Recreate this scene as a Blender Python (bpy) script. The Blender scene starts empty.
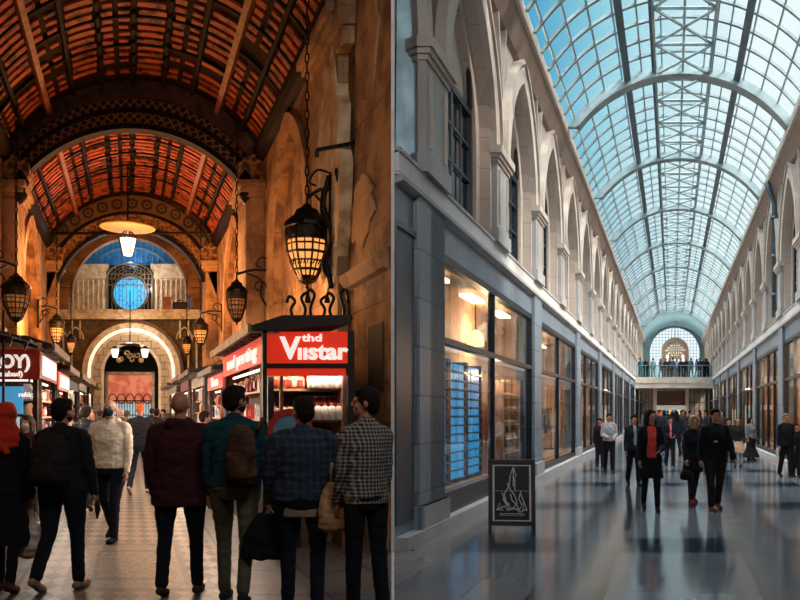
import bpy, bmesh, math, random
from mathutils import Vector, Matrix, noise
random.seed(7)
C = bpy.context.scene.collection
PI = math.pi
KL, KR = -0.3375, 0.34          # the two galleries fork: plan direction of each one's axis (x per metre of depth)
def skL(u, d, h): return (u + KL*d, d, h)
def skR(u, d, h): return (u + KR*d, d, h)
# ------------------------------------------------------------------ objects
def tag(o, label=None, cat=None, group=None, kind=None):
    if label: o['label'] = label
    if cat: o['category'] = cat
    if group: o['group'] = group
    if kind: o['kind'] = kind
    return o
def empty(name, loc, label=None, cat=None, group=None, rz=0, kind=None):
    o = bpy.data.objects.new(name, None); C.objects.link(o)
    o.location = loc; o.rotation_euler = (0, 0, rz); o.empty_display_size = .1
    return tag(o, label, cat, group, kind)
def worldloc(o):
    v = Vector((0, 0, 0))
    while o: v += o.location; o = o.parent
    return v
def copy_tree(o, parent=None):
    c = o.copy(); C.objects.link(c); c.parent = parent
    for ch in o.children:
        copy_tree(ch, c)
    return c
def clone(o, loc, label=None, group=None, rz=None):
    c = copy_tree(o)
    c.location = loc
    if rz is not None: c.rotation_euler = (0, 0, rz)
    if label: c['label'] = label
    if group: c['group'] = group
    return c
def pointed(a, r, n=8):
    c = (r*r - a*a)/(2*a); R = a + c
    th = math.atan2(r, c)
    L = [(c - R*math.cos(t*th/n), R*math.sin(t*th/n)) for t in range(n+1)]
    return L + [(-x, y) for x, y in reversed(L[:-1])]
def segarc(hw, rise, n=24):
    R = (hw*hw + rise*rise)/(2*rise); th = math.asin(min(1, hw/R))
    return [(R*math.sin(-th + 2*th*i/n), R*math.cos(-th + 2*th*i/n) - (R - rise)) for i in range(n+1)]
def circarc(r, n=24, a0=PI, a1=0):
    return [(r*math.cos(a0 + (a1-a0)*i/n), r*math.sin(a0 + (a1-a0)*i/n)) for i in range(n+1)]
class MB:
    def __init__(s, xf=None): s.v = []; s.f = []; s.uv = []; s.xf = xf or (lambda a, b, c: (a, b, c)); s.mi = []; s.m = 0
    def add(s, vs, fs, uv=None, raw=False):
        k = len(s.v)
        s.v += [tuple(p) if raw else s.xf(*p) for p in vs]
        s.uv += uv if uv else [(0, 0)]*len(vs)
        s.f += [tuple(i+k for i in f) for f in fs]; s.mi += [s.m]*len(fs)
    def box(s, x0, x1, y0, y1, z0, z1):
        s.add([(x, y, z) for z in (z0, z1) for y in (y0, y1) for x in (x0, x1)],
              [(0,2,3,1), (4,5,7,6), (0,1,5,4), (2,6,7,3), (0,4,6,2), (1,3,7,5)])
    def slab(s, poly, ax, a, b):
        n = len(poly)
        mk = {'u': lambda p, t: (t, p[0], p[1]), 'd': lambda p, t: (p[0], t, p[1]), 'h': lambda p, t: (p[0], p[1], t)}[ax]
        s.add([mk(p, a) for p in poly] + [mk(p, b) for p in poly],
              [tuple(range(n)), tuple(range(2*n-1, n-1, -1))] + [(i, i+n, (i+1) % n + n, (i+1) % n) for i in range(n)])
    def ring(s, pin, pout, ax, a, b, close=False):
        mk = {'u': lambda p, t: (t, p[0], p[1]), 'd': lambda p, t: (p[0], t, p[1]), 'h': lambda p, t: (p[0], p[1], t)}[ax]
        n = len(pin); L = 0; Ls = [0]
        for i in range(1, n): L += math.dist(pin[i], pin[i-1]); Ls.append(L)
        vs = []; uv = []
        for i in range(n):
            w = math.dist(pin[i], pout[i])
            vs += [mk(pin[i], a), mk(pout[i], a), mk(pin[i], b), mk(pout[i], b)]
            uv += [(Ls[i], 0), (Ls[i], w), (Ls[i], w+abs(b-a)), (Ls[i], w)]
        fs = []
        for i in range(n if close else n-1):
            p, q = 4*i, 4*((i+1) % n)
            fs += [(p, q, q+1, p+1), (p+2, p+3, q+3, q+2), (p, p+2, q+2, q), (p+1, q+1, q+3, p+3)]
        if not close: fs += [(0, 1, 3, 2), (4*n-4, 4*n-2, 4*n-1, 4*n-3)]
        s.add(vs, fs, uv)
    def extr(s, prof, d0, d1):            # profile in (u,h) swept along the gallery
        s.slab(prof, 'd', d0, d1)
    def tube(s, pts, r, n=8, closed=False):
        P = [Vector(s.xf(*p)) for p in pts]; m = len(P)
        rs = r if isinstance(r, (list, tuple)) else [r]*m
        vs = []; up = None
        for i in range(m):
            if closed: t = P[(i+1) % m] - P[i-1]
            else: t = P[min(i+1, m-1)] - P[max(i-1, 0)]
            t = t.normalized() if t.length > 1e-9 else Vector((0, 0, 1))
            if up is None:
                up = Vector((0, 0, 1)) if abs(t.z) < .9 else Vector((1, 0, 0))
            a = (up - t*up.dot(t))
            a = a.normalized() if a.length > 1e-6 else t.orthogonal().normalized()
            up = a; b = t.cross(a)
            vs += [P[i] + (a*math.cos(2*PI*j/n) + b*math.sin(2*PI*j/n))*rs[i] for j in range(n)]
        fs = [(i*n+j, i*n+(j+1) % n, ((i+1) % m)*n+(j+1) % n, ((i+1) % m)*n+j) for i in range(m if closed else m-1) for j in range(n)]
        if not closed: fs += [tuple(range(n)), tuple(range(m*n-1, (m-1)*n-1, -1))]
        s.add(vs, fs, raw=True)
    def stube(s, pts, r, n=7, k=5):
        P = [Vector(p) for p in pts]; out = []
        for i in range(len(P)-1):
            a, b, c, d = P[max(i-1, 0)], P[i], P[i+1], P[min(i+2, len(P)-1)]
            for j in range(k):
                t = j/k; out.append(.5*((2*b)+(c-a)*t+(2*a-5*b+4*c-d)*t*t+(3*b-a-3*c+d)*t**3))
        out.append(P[-1]); s.tube([tuple(p) for p in out], r, n)
    def lathe(s, prof, c=(0, 0, 0), n=16, sy=1.0):
        m = len(prof); cx, cy, cz = s.xf(*c); vs = []
        for r, z in prof:
            vs += [(cx + max(r, .0005)*math.cos(2*PI*j/n), cy + sy*max(r, .0005)*math.sin(2*PI*j/n), cz+z) for j in range(n)]
        s.add(vs, [(i*n+j, i*n+(j+1) % n, (i+1)*n+(j+1) % n, (i+1)*n+j) for i in range(m-1) for j in range(n)]
              + [tuple(range(n)), tuple(range(m*n-1, (m-1)*n-1, -1))], raw=True)
    def ell(s, c, r, n=14, m=9, M=None):
        vs = []
        for i in range(1, m):
            ph = PI*i/m
            for j in range(n):
                vs.append(Vector((r[0]*math.sin(ph)*math.cos(2*PI*j/n), r[1]*math.sin(ph)*math.sin(2*PI*j/n), r[2]*math.cos(ph))))
        vs += [Vector((0, 0, r[2])), Vector((0, 0, -r[2]))]
        if M: vs = [M @ p for p in vs]
        vs = [p + Vector(c) for p in vs]; T = len(vs)
        fs = [(i*n+j, (i+1)*n+j, (i+1)*n+(j+1) % n, i*n+(j+1) % n) for i in range(m-2) for j in range(n)]
        fs += [(T-2, j, (j+1) % n) for j in range(n)] + [(T-1, (m-2)*n+(j+1) % n, (m-2)*n+j) for j in range(n)]
        s.add(vs, fs)
    def cap(s, p, q, r1, r2, n=10):       # tapered capsule
        p, q = Vector(p), Vector(q); t = (q-p).normalized()
        pts = []; rs = []
        for k in (90, 60, 30): pts.append(p - t*r1*math.sin(math.radians(k))); rs.append(max(r1*math.cos(math.radians(k)), .0008))
        pts += [p, q]; rs += [r1, r2]
        for k in (30, 60, 90): pts.append(q + t*r2*math.sin(math.radians(k))); rs.append(max(r2*math.cos(math.radians(k)), .0008))
        s.tube(pts, rs, n)
    def loft(s, secs, n=18, e=2.0):       # (cx,cy,z,rx,ry)
        vs = []
        for cx, cy, z, rx, ry in secs:
            for j in range(n):
                t = 2*PI*j/n; c_, s_ = math.cos(t), math.sin(t)
                vs.append((cx + rx*math.copysign(abs(c_)**(2/e), c_), cy + ry*math.copysign(abs(s_)**(2/e), s_), z))
        m = len(secs)
        s.add(vs, [(i*n+j, i*n+(j+1) % n, (i+1)*n+(j+1) % n, (i+1)*n+j) for i in range(m-1) for j in range(n)]
              + [tuple(range(n)), tuple(range(m*n-1, (m-1)*n-1, -1))])
    def build(s, name, mat, parent=None, smooth=False, local=False, origin=None, bevel=0):
        me = bpy.data.meshes.new(name)
        if parent is not None and not local: org = worldloc(parent)
        elif local: org = Vector((0, 0, 0))
        elif origin is not None: org = Vector(origin)
        else:
            xs = [p[0] for p in s.v]; ys = [p[1] for p in s.v]; zs = [p[2] for p in s.v]
            org = Vector(((min(xs)+max(xs))/2, (min(ys)+max(ys))/2, min(zs)))
        me.from_pydata([tuple(Vector(p)-org) for p in s.v], [], s.f)
        uvl = me.uv_layers.new(name='UVMap')
        for l in me.loops: uvl.data[l.index].uv = s.uv[l.vertex_index]
        mats = mat if isinstance(mat, (list, tuple)) else [mat]
        for m in mats: me.materials.append(m)
        if len(mats) > 1:
            for p, i in zip(me.polygons, s.mi): p.material_index = i
        bm = bmesh.new(); bm.from_mesh(me); bmesh.ops.recalc_face_normals(bm, faces=bm.faces); bm.to_mesh(me); bm.free()
        if smooth:
            for p in me.polygons: p.use_smooth = True
        o = bpy.data.objects.new(name, me); C.objects.link(o)
        if parent is not None: o.parent = parent
        elif not local: o.location = org
        if bevel:
            b = o.modifiers.new('bevel', 'BEVEL'); b.width = bevel; b.segments = 2; b.limit_method = 'ANGLE'
        return o
def fuse(mb, name, mat, parent, vox=.01, sm=4, wr=0.0, wsc=9.0):
    """union of closed pieces -> one continuous skin"""
    o = mb.build(name+'_tmp', mat, None, local=True)
    r = o.modifiers.new('r', 'REMESH'); r.mode = 'VOXEL'; r.voxel_size = vox; r.use_smooth_shade = True
    if sm: k = o.modifiers.new('s', 'SMOOTH'); k.iterations = sm; k.factor = .5
    dg = bpy.context.evaluated_depsgraph_get()
    me = bpy.data.meshes.new_from_object(o.evaluated_get(dg))
    old = o.data; bpy.data.objects.remove(o); bpy.data.meshes.remove(old)
    me.name = name
    if wr:
        ns = [v.normal.copy() for v in me.vertices]
        for v, nn in zip(me.vertices, ns):
            p = v.co
            a = noise.noise(Vector((p.x*wsc, p.y*wsc, p.z*wsc*1.9))) + .6*noise.noise(Vector((p.x*wsc*2.3+7, p.y*wsc*2.3, p.z*wsc*3.1)))
            v.co = p + nn*a*wr
    for p in me.polygons: p.use_smooth = True
    if not me.materials: me.materials.append(mat)
    ob = bpy.data.objects.new(name, me); C.objects.link(ob); ob.parent = parent
    return ob
# ------------------------------------------------------------------ materials
def _bs(name):
    m = bpy.data.materials.new(name); m.use_nodes = True
    return m, m.node_tree.nodes, m.node_tree.links, m.node_tree.nodes['Principled BSDF']
def srgb(r, g, b):
    f = lambda c: (c/255/12.92) if c/255 <= .04045 else ((c/255+.055)/1.055)**2.4
    return (f(r), f(g), f(b), 1)
def L4(c): return (*c[:3], 1)
def mat(name, col, rough=.6, metal=0, col2=None, nscale=5, bump=0, bscale=None, emit=0, ecol=None, spec=None, contrast=(.35, .65)):
    m, N, K, b = _bs(name)
    b.inputs['Base Color'].default_value = L4(col); b.inputs['Roughness'].default_value = rough; b.inputs['Metallic'].default_value = metal
    if spec is not None: b.inputs['Specular IOR Level'].default_value = spec
    tc = N.new('ShaderNodeTexCoord')
    nz = N.new('ShaderNodeTexNoise'); nz.inputs['Scale'].default_value = nscale; nz.inputs['Detail'].default_value = 6
    K.new(tc.outputs['Object'], nz.inputs['Vector'])
    c2 = col2 or tuple(c*.8 for c in col[:3])
    rp = N.new('ShaderNodeValToRGB'); rp.color_ramp.elements[0].position = contrast[0]; rp.color_ramp.elements[1].position = contrast[1]
    rp.color_ramp.elements[0].color = L4(c2); rp.color_ramp.elements[1].color = L4(col)
    K.new(nz.outputs['Fac'], rp.inputs['Fac']); K.new(rp.outputs['Color'], b.inputs['Base Color'])
    if bump:
        n2 = N.new('ShaderNodeTexNoise'); n2.inputs['Scale'].default_value = bscale or nscale*4; n2.inputs['Detail'].default_value = 5
        K.new(tc.outputs['Object'], n2.inputs['Vector'])
        bp = N.new('ShaderNodeBump'); bp.inputs['Strength'].default_value = bump; bp.inputs['Distance'].default_value = .03
        K.new(n2.outputs['Fac'], bp.inputs['Height']); K.new(bp.outputs['Normal'], b.inputs['Normal'])
    if emit:
        b.inputs['Emission Color'].default_value = L4(ecol or col); b.inputs['Emission Strength'].default_value = emit
    return m
def glass(name, tint=(1, 1, 1), gl=.12, rough=.02, extra=0.0, fr=1.45):
    m, N, K, b = _bs(name); N.remove(b)
    t = N.new('ShaderNodeBsdfTransparent'); t.inputs['Color'].default_value = L4(tint)
    g = N.new('ShaderNodeBsdfGlossy'); g.inputs['Roughness'].default_value = rough; g.inputs['Color'].default_value = (.9, .95, 1, 1)
    lw = N.new('ShaderNodeLayerWeight'); lw.inputs['Blend'].default_value = .5
    f = N.new('ShaderNodeMath'); f.operation = 'POWER'; f.inputs[1].default_value = 3.5; K.new(lw.outputs['Facing'], f.inputs[0])
    a = N.new('ShaderNodeMath'); a.operation = 'MULTIPLY_ADD'; a.inputs[1].default_value = gl; a.inputs[2].default_value = extra; a.use_clamp = True
    x = N.new('ShaderNodeMixShader')
    K.new(f.outputs[0], a.inputs[0]); K.new(a.outputs[0], x.inputs[0]); K.new(t.outputs[0], x.inputs[1]); K.new(g.outputs[0], x.inputs[2])
    K.new(x.outputs[0], N['Material Output'].inputs[0])
    return m
def stone_wall(name, c1, c2, c3, bw=.9, bh=.45, mort=.012, rough=.85, bump=.5, nscale=1.2, patch=True):
    m, N, K, b = _bs(name); b.inputs['Roughness'].default_value = rough
    tc = N.new('ShaderNodeTexCoord'); ge = N.new('ShaderNodeNewGeometry')
    sp = N.new('ShaderNodeSeparateXYZ'); K.new(ge.outputs['Position'], sp.inputs[0])
    ad = N.new('ShaderNodeMath'); ad.operation = 'ADD'; K.new(sp.outputs['X'], ad.inputs[0]); K.new(sp.outputs['Y'], ad.inputs[1])
    cb = N.new('ShaderNodeCombineXYZ'); K.new(ad.outputs[0], cb.inputs['X']); K.new(sp.outputs['Z'], cb.inputs['Y'])
    br = N.new('ShaderNodeTexBrick'); K.new(cb.outputs[0], br.inputs['Vector'])
    br.inputs['Scale'].default_value = 1; br.inputs['Brick Width'].default_value = bw; br.inputs['Row Height'].default_value = bh
    br.inputs['Mortar Size'].default_value = mort; br.inputs['Mortar Smooth'].default_value = .3
    br.inputs['Color1'].default_value = L4(c1); br.inputs['Color2'].default_value = L4(c2); br.inputs['Mortar'].default_value = L4(c3)
    nz = N.new('ShaderNodeTexNoise'); nz.inputs['Scale'].default_value = nscale; nz.inputs['Detail'].default_value = 9; nz.inputs['Roughness'].default_value = .62
    K.new(ge.outputs['Position'], nz.inputs['Vector'])
    rp = N.new('ShaderNodeValToRGB'); rp.color_ramp.elements[0].position = .42; rp.color_ramp.elements[1].position = .58
    rp.color_ramp.elements[0].color = L4(c3 if patch else c2); rp.color_ramp.elements[1].color = L4(c1)
    K.new(nz.outputs['Fac'], rp.inputs['Fac'])
    mx = N.new('ShaderNodeMix'); mx.data_type = 'RGBA'; mx.inputs['Factor'].default_value = .72 if patch else .25
    K.new(br.outputs['Color'], mx.inputs['A']); K.new(rp.outputs['Color'], mx.inputs['B']); K.new(mx.outputs['Result'], b.inputs['Base Color'])
    hs = N.new('ShaderNodeMath'); hs.operation = 'SUBTRACT'; K.new(nz.outputs['Fac'], hs.inputs[0]); K.new(br.outputs['Fac'], hs.inputs[1])
    bp = N.new('ShaderNodeBump'); bp.inputs['Strength'].default_value = bump; bp.inputs['Distance'].default_value = .05
    K.new(hs.outputs[0], bp.inputs['Height']); K.new(bp.outputs['Normal'], b.inputs['Normal'])
    return m
def lattice(name, ca, cb_, cell=.22, rough=.5, metal=.3, rings=False):
    """ornament band drawn along the arch (UV)"""
    m, N, K, b = _bs(name); b.inputs['Roughness'].default_value = rough; b.inputs['Metallic'].default_value = metal
    uv = N.new('ShaderNodeUVMap'); sp = N.new('ShaderNodeSeparateXYZ'); K.new(uv.outputs[0], sp.inputs[0])
    def mt(op, a, c=None, v=None):
        n = N.new('ShaderNodeMath'); n.operation = op
        if isinstance(a, (int, float)): n.inputs[0].default_value = a
        else: K.new(a, n.inputs[0])
        if c is not None: K.new(c, n.inputs[1])
        elif v is not None: n.inputs[1].default_value = v
        return n.outputs[0]
    u = mt('DIVIDE', sp.outputs['X'], v=cell); v = mt('DIVIDE', sp.outputs['Y'], v=cell)
    if rings:
        fu = mt('SUBTRACT', mt('FRACT', u), v=.5); fv = mt('SUBTRACT', mt('FRACT', v), v=.5)
        r = mt('SQRT', mt('ADD', mt('MULTIPLY', fu, fu), mt('MULTIPLY', fv, fv)))
        w = mt('LESS_THAN', mt('ABSOLUTE', mt('SUBTRACT', r, v=.3)), v=.09)
        w = mt('MAXIMUM', w, mt('LESS_THAN', r, v=.1))
    else:
        a = mt('ABSOLUTE', mt('SUBTRACT', mt('FRACT', mt('ADD', u, v)), v=.5))
        c = mt('ABSOLUTE', mt('SUBTRACT', mt('FRACT', mt('SUBTRACT', u, v)), v=.5))
        w = mt('LESS_THAN', mt('MINIMUM', a, c), v=.13)
    mx = N.new('ShaderNodeMix'); mx.data_type = 'RGBA'; mx.inputs['A'].default_value = L4(ca); mx.inputs['B'].default_value = L4(cb_)
    K.new(w, mx.inputs['Factor']); K.new(mx.outputs['Result'], b.inputs['Base Color'])
    bp = N.new('ShaderNodeBump'); bp.inputs['Distance'].default_value = .03; bp.inputs['Strength'].default_value = .8
    K.new(w, bp.inputs['Height']); K.new(bp.outputs['Normal'], b.inputs['Normal'])
    return m
def check_cloth(name, ca, cb_, s=18.0, w=.5, rough=.9):
    """woven check in the garment's own coordinates"""
    m, N, K, b = _bs(name); b.inputs['Roughness'].default_value = rough
    tc = N.new('ShaderNodeTexCoord'); sp = N.new('ShaderNodeSeparateXYZ'); K.new(tc.outputs['Object'], sp.inputs[0])
    def mt(op, a, c=None, v=None):
        n = N.new('ShaderNodeMath'); n.operation = op; K.new(a, n.inputs[0])
        if c is not None: K.new(c, n.inputs[1])
        elif v is not None: n.inputs[1].default_value = v
        return n.outputs[0]
    xy = mt('ADD', sp.outputs['X'], mt('MULTIPLY', sp.outputs['Y'], v=.45))
    a = mt('LESS_THAN', mt('FRACT', mt('MULTIPLY', xy, v=s)), v=w); c = mt('LESS_THAN', mt('FRACT', mt('MULTIPLY', sp.outputs['Z'], v=s)), v=w)
    f = mt('MULTIPLY', mt('ADD', a, c), v=.5)
    mx = N.new('ShaderNodeMix'); mx.data_type = 'RGBA'; mx.inputs['A'].default_value = L4(ca); mx.inputs['B'].default_value = L4(cb_)
    K.new(f, mx.inputs['Factor']); K.new(mx.outputs['Result'], b.inputs['Base Color'])
    return m
# ------------------------------------------------------------------ shader helper for plan patterns
def planmat(name, k, build, rough=.2, spec=.5):
    m, N, K, b = _bs(name); b.inputs['Roughness'].default_value = rough; b.inputs['Specular IOR Level'].default_value = spec
    ge = N.new('ShaderNodeNewGeometry'); sp = N.new('ShaderNodeSeparateXYZ'); K.new(ge.outputs['Position'], sp.inputs[0])
    def mt(op, a, c=None):
        n = N.new('ShaderNodeMath'); n.operation = op
        for i, q in enumerate((a, c)):
            if q is None: continue
            if isinstance(q, (int, float)): n.inputs[i].default_value = q
            else: K.new(q, n.inputs[i])
        return n.outputs[0]
    def mix(f, A, B):
        x = N.new('ShaderNodeMix'); x.data_type = 'RGBA'
        for nm, q in (('Factor', f), ('A', A), ('B', B)):
            if isinstance(q, (int, float)): x.inputs[nm].default_value = q
            elif isinstance(q, tuple): x.inputs[nm].default_value = L4(q)
            else: K.new(q, x.inputs[nm])
        return x.outputs['Result']
    def nz(scale, detail=5):
        n = N.new('ShaderNodeTexNoise'); n.inputs['Scale'].default_value = scale; n.inputs['Detail'].default_value = detail
        K.new(ge.outputs['Position'], n.inputs['Vector']); return n.outputs['Fac']
    u = mt('SUBTRACT', sp.outputs['X'], mt('MULTIPLY', sp.outputs['Y'], k)); d = sp.outputs['Y']
    col, rg = build(mt, mix, nz, u, d)
    K.new(col, b.inputs['Base Color'])
    if rg is not None: K.new(rg, b.inputs['Roughness'])
    return m
def near(mt, x, c, w):   # 1 where |x-c|<w
    return mt('LESS_THAN', mt('ABSOLUTE', mt('SUBTRACT', x, c)), w)
def f_left(mt, mix, nz, u, d):
    a = mt('FRACT', mt('ADD', mt('MULTIPLY', u, 2.6), mt('MULTIPLY', d, 1.15))); c = mt('FRACT', mt('SUBTRACT', mt('MULTIPLY', u, 2.6), mt('MULTIPLY', d, 1.15)))
    ck = mt('ABSOLUTE', mt('SUBTRACT', mt('GREATER_THAN', a, .5), mt('GREATER_THAN', c, .5)))
    n = nz(3.0)
    col = mix(ck, (.15, .11, .08), (.016, .013, .011))
    col = mix(mt('MULTIPLY', n, .35), col, (.09, .07, .055))
    side = mt('GREATER_THAN', mt('ABSOLUTE', u), 1.0)
    slab = mt('MAXIMUM', near(mt, mt('FRACT', mt('MULTIPLY', u, 1.4)), .5, .03), near(mt, mt('FRACT', mt('MULTIPLY', d, .9)), .5, .02))
    sc = mix(slab, mix(n, (.12, .10, .085), (.06, .05, .045)), (.02, .018, .016))
    col = mix(side, col, sc)
    # ornamental inlay panel with its border
    ins = mt('MULTIPLY', near(mt, u, -.02, .62), near(mt, d, 8.7, 1.35))
    bd = mt('MULTIPLY', ins, mt('SUBTRACT', 1.0, mt('MULTIPLY', near(mt, u, -.02, .55), near(mt, d, 8.7, 1.2))))
    in2 = mt('MULTIPLY', near(mt, u, -.02, .36), near(mt, d, 8.7, .85))
    bd2 = mt('MULTIPLY', in2, mt('SUBTRACT', 1.0, mt('MULTIPLY', near(mt, u, -.02, .31), near(mt, d, 8.7, .74))))
    orn = mt('GREATER_THAN', nz(17, 2), .52)
    col = mix(ins, col, mix(orn, (.15, .115, .085), (.045, .035, .03)))
    col = mix(mt('MAXIMUM', bd, bd2), col, (.03, .024, .02))
    rg = mt('ADD', .34, mt('MULTIPLY', nz(6), .22))
    return col, rg
def f_right(mt, mix, nz, u, d):
    n = nz(1.1, 8)
    tile = mix(n, (.10, .12, .14), (.17, .19, .21))
    gu = near(mt, mt('FRACT', mt('MULTIPLY', u, .8)), .5, .006); gd = near(mt, mt('FRACT', mt('MULTIPLY', d, .55)), .5, .004)
    band = mt('MAXIMUM', near(mt, mt('FRACT', mt('MULTIPLY', mt('ADD', d, 0.5), .24)), .5, .13), near(mt, mt('ABSOLUTE', mt('SUBTRACT', u, .1)), 1.05, .35))
    col = mix(band, tile, (.018, .036, .052))
    edge = mt('GREATER_THAN', mt('ABSOLUTE', mt('SUBTRACT', u, .13)), 2.75)
    col = mix(edge, col, mix(n, (.16, .16, .16), (.22, .215, .21)))
    col = mix(mt('MAXIMUM', gu, gd), col, (.05, .055, .06))
    rg = mt('ADD', .07, mt('MULTIPLY', nz(2.5), .12))
    return col, rg
floor_L = planmat('bazaar_tile', KL, f_left, spec=.22); floor_R = planmat('marble_floor', KR, f_right)
# ------------------------------------------------------------------ people
def cl(name, c, c2=None, rough=.9, bump=.15): return mat(name, srgb(*c), rough, col2=srgb(*(c2 or tuple(int(v*.9) for v in c))), nscale=7, bump=bump, bscale=160, spec=.2)
skin = mat('skin', srgb(176, 122, 92), .55, col2=srgb(160, 104, 78), nscale=6)
skin_light = mat('skin_light', srgb(196, 150, 124), .55, col2=srgb(182, 132, 106), nscale=6)
eye_w = mat('eye_dark', srgb(40, 28, 22), .2); lip = mat('lips', srgb(140, 78, 68), .5)
hairm = {'black': mat('black_hair', srgb(22, 17, 15), .85, spec=.1, nscale=60, col2=srgb(38, 30, 26), bump=.6, bscale=90), 'brown': mat('brown_hair', srgb(60, 38, 24), .6, nscale=60, bump=.6, bscale=90),
         'grey': mat('grey_stubble', srgb(120, 88, 66), .7, nscale=50)}
CLO = {}
def K_(c):
    if c not in CLO: CLO[c] = cl('cloth_%d' % len(CLO), c)
    return CLO[c]
def person(x, y, h, yaw, label, group=None, top=(40, 40, 45), bot=(30, 32, 42), shoe=(30, 26, 24), legs=(0, 0, 0, 0), arms=((0, 8, 10), (0, 8, 10)),
           hem=.88, coat=False, hair='black', style='short', turn=0, girth=1.0, sk=None, mask=None, beard=False, topmat=None, hood=False, skirt=None, vox=.012, detail=True,
           inner=None, lean=0, z=0, mirror=False, botmat=None, female=False):
    sk = sk or skin
    s = h/1.75
    root = empty('person', (x, y, z), label, 'person', group, math.radians(yaw))
    g = girth; sh = .160*g*(.9 if female else 1)
    R_ = math.radians
    def leg(side, a, kn):
        hp = Vector((side*.092*g, 0, .93)); a, kn = R_(a), R_(kn)
        k = hp + Vector((0, math.sin(a), -math.cos(a)))*.44
        an = k + Vector((side*.01, math.sin(a-kn), -math.cos(a-kn)))*.42
        return hp, k, an, (a-kn)
    lL = leg(-1, legs[0], legs[1]); lR = leg(1, legs[2], legs[3])
    def foot(l):
        an, sa = l[2], l[3]
        tl = 0.0 if abs(sa) < .16 else max(-1.0, min(.45, sa*.9))            # toes follow the shin
        f = Vector((0, math.cos(tl), math.sin(tl))); dn = Vector((0, math.sin(tl), -math.cos(tl)))
        heel = an + dn*.055 - f*.05; toe = an + dn*.062 + f*.155
        return heel, toe, f, dn
    lo = min(min(foot(l)[0].z, foot(l)[1].z) for l in (lL, lR)) - .020
    dz = Vector((0, 0, -lo))
    lL = tuple(p+dz for p in lL[:3])+(lL[3],); lR = tuple(p+dz for p in lR[:3])+(lR[3],)
    def settle(l):      # a foot that is all but on the ground is set down flat on it
        gap = min(foot(l)[0].z, foot(l)[1].z) - .020
        if 0 < gap < .07: l = (l[0], l[1]+Vector((0, 0, -gap*.5)), l[2]+Vector((0, 0, -gap)), l[3])
        return l
    lL, lR = settle(lL), settle(lR)
    oz = dz.z; ln = R_(lean)
    def tp(p):   # lean of the upper body about the hips
        p = Vector(p); q = p - Vector((0, 0, .95)); q = Matrix.Rotation(-ln, 3, 'X') @ q; return q + Vector((0, 0, .95)) + dz
    def arm(side, spec):
        p, ab, el = (R_(v) for v in spec[:3]); tw = R_(spec[3]) if len(spec) > 3 else 0
        S = Vector((side*(sh), -.005, 1.395))
        e = S + Vector((side*math.sin(ab), math.sin(p)*math.cos(ab), -math.cos(p)*math.cos(ab)))*.285
        f = Vector((side*math.sin(ab*.4) - side*math.sin(tw), math.sin(p+el)*math.cos(tw), -math.cos(p+el)*math.cos(tw))).normalized()
        w = e + f*.25
        return tp(S), tp(e), tp(w), f
    aL, aR = arm(-1, arms[0]), arm(1, arms[1])
    sc = lambda p: Vector(p)*s
    sx = lambda a, b, c: (a*s, b*s, c*s)
    def T(mb, secs, **k): mb.loft([(*tp((cx, cy, zz))[:2], tp((cx, cy, zz)).z, rx, ry) for cx, cy, zz, rx, ry in secs], **k)
    B = MB(sx)
    # body: trunk, neck, head, arms, hands, legs in one skin
    T(B, [(0, 0, .84, .12, .09), (0, 0, .93, .16*g, .11*g), (0, .0, 1.08, .135*g, .10*g), (0, 0, 1.25, .15*g, .105*g), (0, 0, 1.38, .165*g, .10*g), (0, -.01, 1.47, .10, .07), (0, -.01, 1.50, .06, .055)])
    tn = Matrix.Rotation(R_(-turn), 4, 'Z'); hc = Vector((0, -.005, 1.5))
    def hp_(p): return tp(tn @ (Vector(p)-hc) + hc)
    def ellh(mb, c, r, n=14, m=9): mb.ell(hp_(c), r, n, m, M=tn.to_3x3())
    B.cap(tp((0, -.012, 1.44)), hp_((0, .008, 1.57)), .058, .052)
    ellh(B, (0, -.005, 1.655), (.074, .095, .098)); ellh(B, (0, .022, 1.592), (.056, .068, .066)); ellh(B, (0, .062, 1.560), (.026, .026, .024))
    ellh(B, (0, .070, 1.672), (.05, .022, .018)); ellh(B, (0, .098, 1.628), (.014, .019, .016), 8, 6); B.cap(hp_((0, .09, 1.66)), hp_((0, .108, 1.63)), .009, .012, 8)
    ellh(B, (0, .083, 1.590), (.024, .012, .010), 10, 6)
    for sd in (-1, 1): ellh(B, (sd*.078, -.005, 1.635), (.012, .022, .032), 8, 6); ellh(B, (sd*.036, .066, 1.615), (.022, .022, .022), 8, 6)
    for sd, a in ((-1, aL), (1, aR)):
        B.cap(a[0], a[1], .048*g, .04, 8); B.cap(a[1], a[2], .04, .027, 8)
        f = (a[2]-a[1]).normalized(); sv = Vector((0, 1, 0)); sv = (sv - f*sv.dot(f)).normalized() if abs(f.dot(sv)) < .95 else Vector((1, 0, 0)); iv = Vector((-sd, 0, 0)); iv = (iv - f*iv.dot(f)); iv = iv.normalized() if iv.length > .1 else Vector((0, 0, 1))
        pc = a[2] + f*.055
        for k in range(4):
            o_ = sv*(.030 - .020*k)
            B.cap(a[2]+o_*.6, pc+o_+f*.03, .017, .012, 7)
            L = (.036, .042, .038, .029)[k]
            p0 = pc+o_+f*.03; p1 = p0 + (f*.92+iv*.38).normalized()*L; p2 = p1 + (f*.6+iv*.8).normalized()*L*.85
            B.cap(p0, p1, .0105, .0095, 6); B.cap(p1, p2, .0095, .008, 6)
        t0 = a[2]+f*.025+sv*.022; t1 = t0+(f*.6+sv*.75+iv*.25).normalized()*.045; B.cap(t0, t1, .013, .011, 6); B.cap(t1, t1+(f*.9+iv*.4).normalized()*.033, .011, .009, 6)
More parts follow.
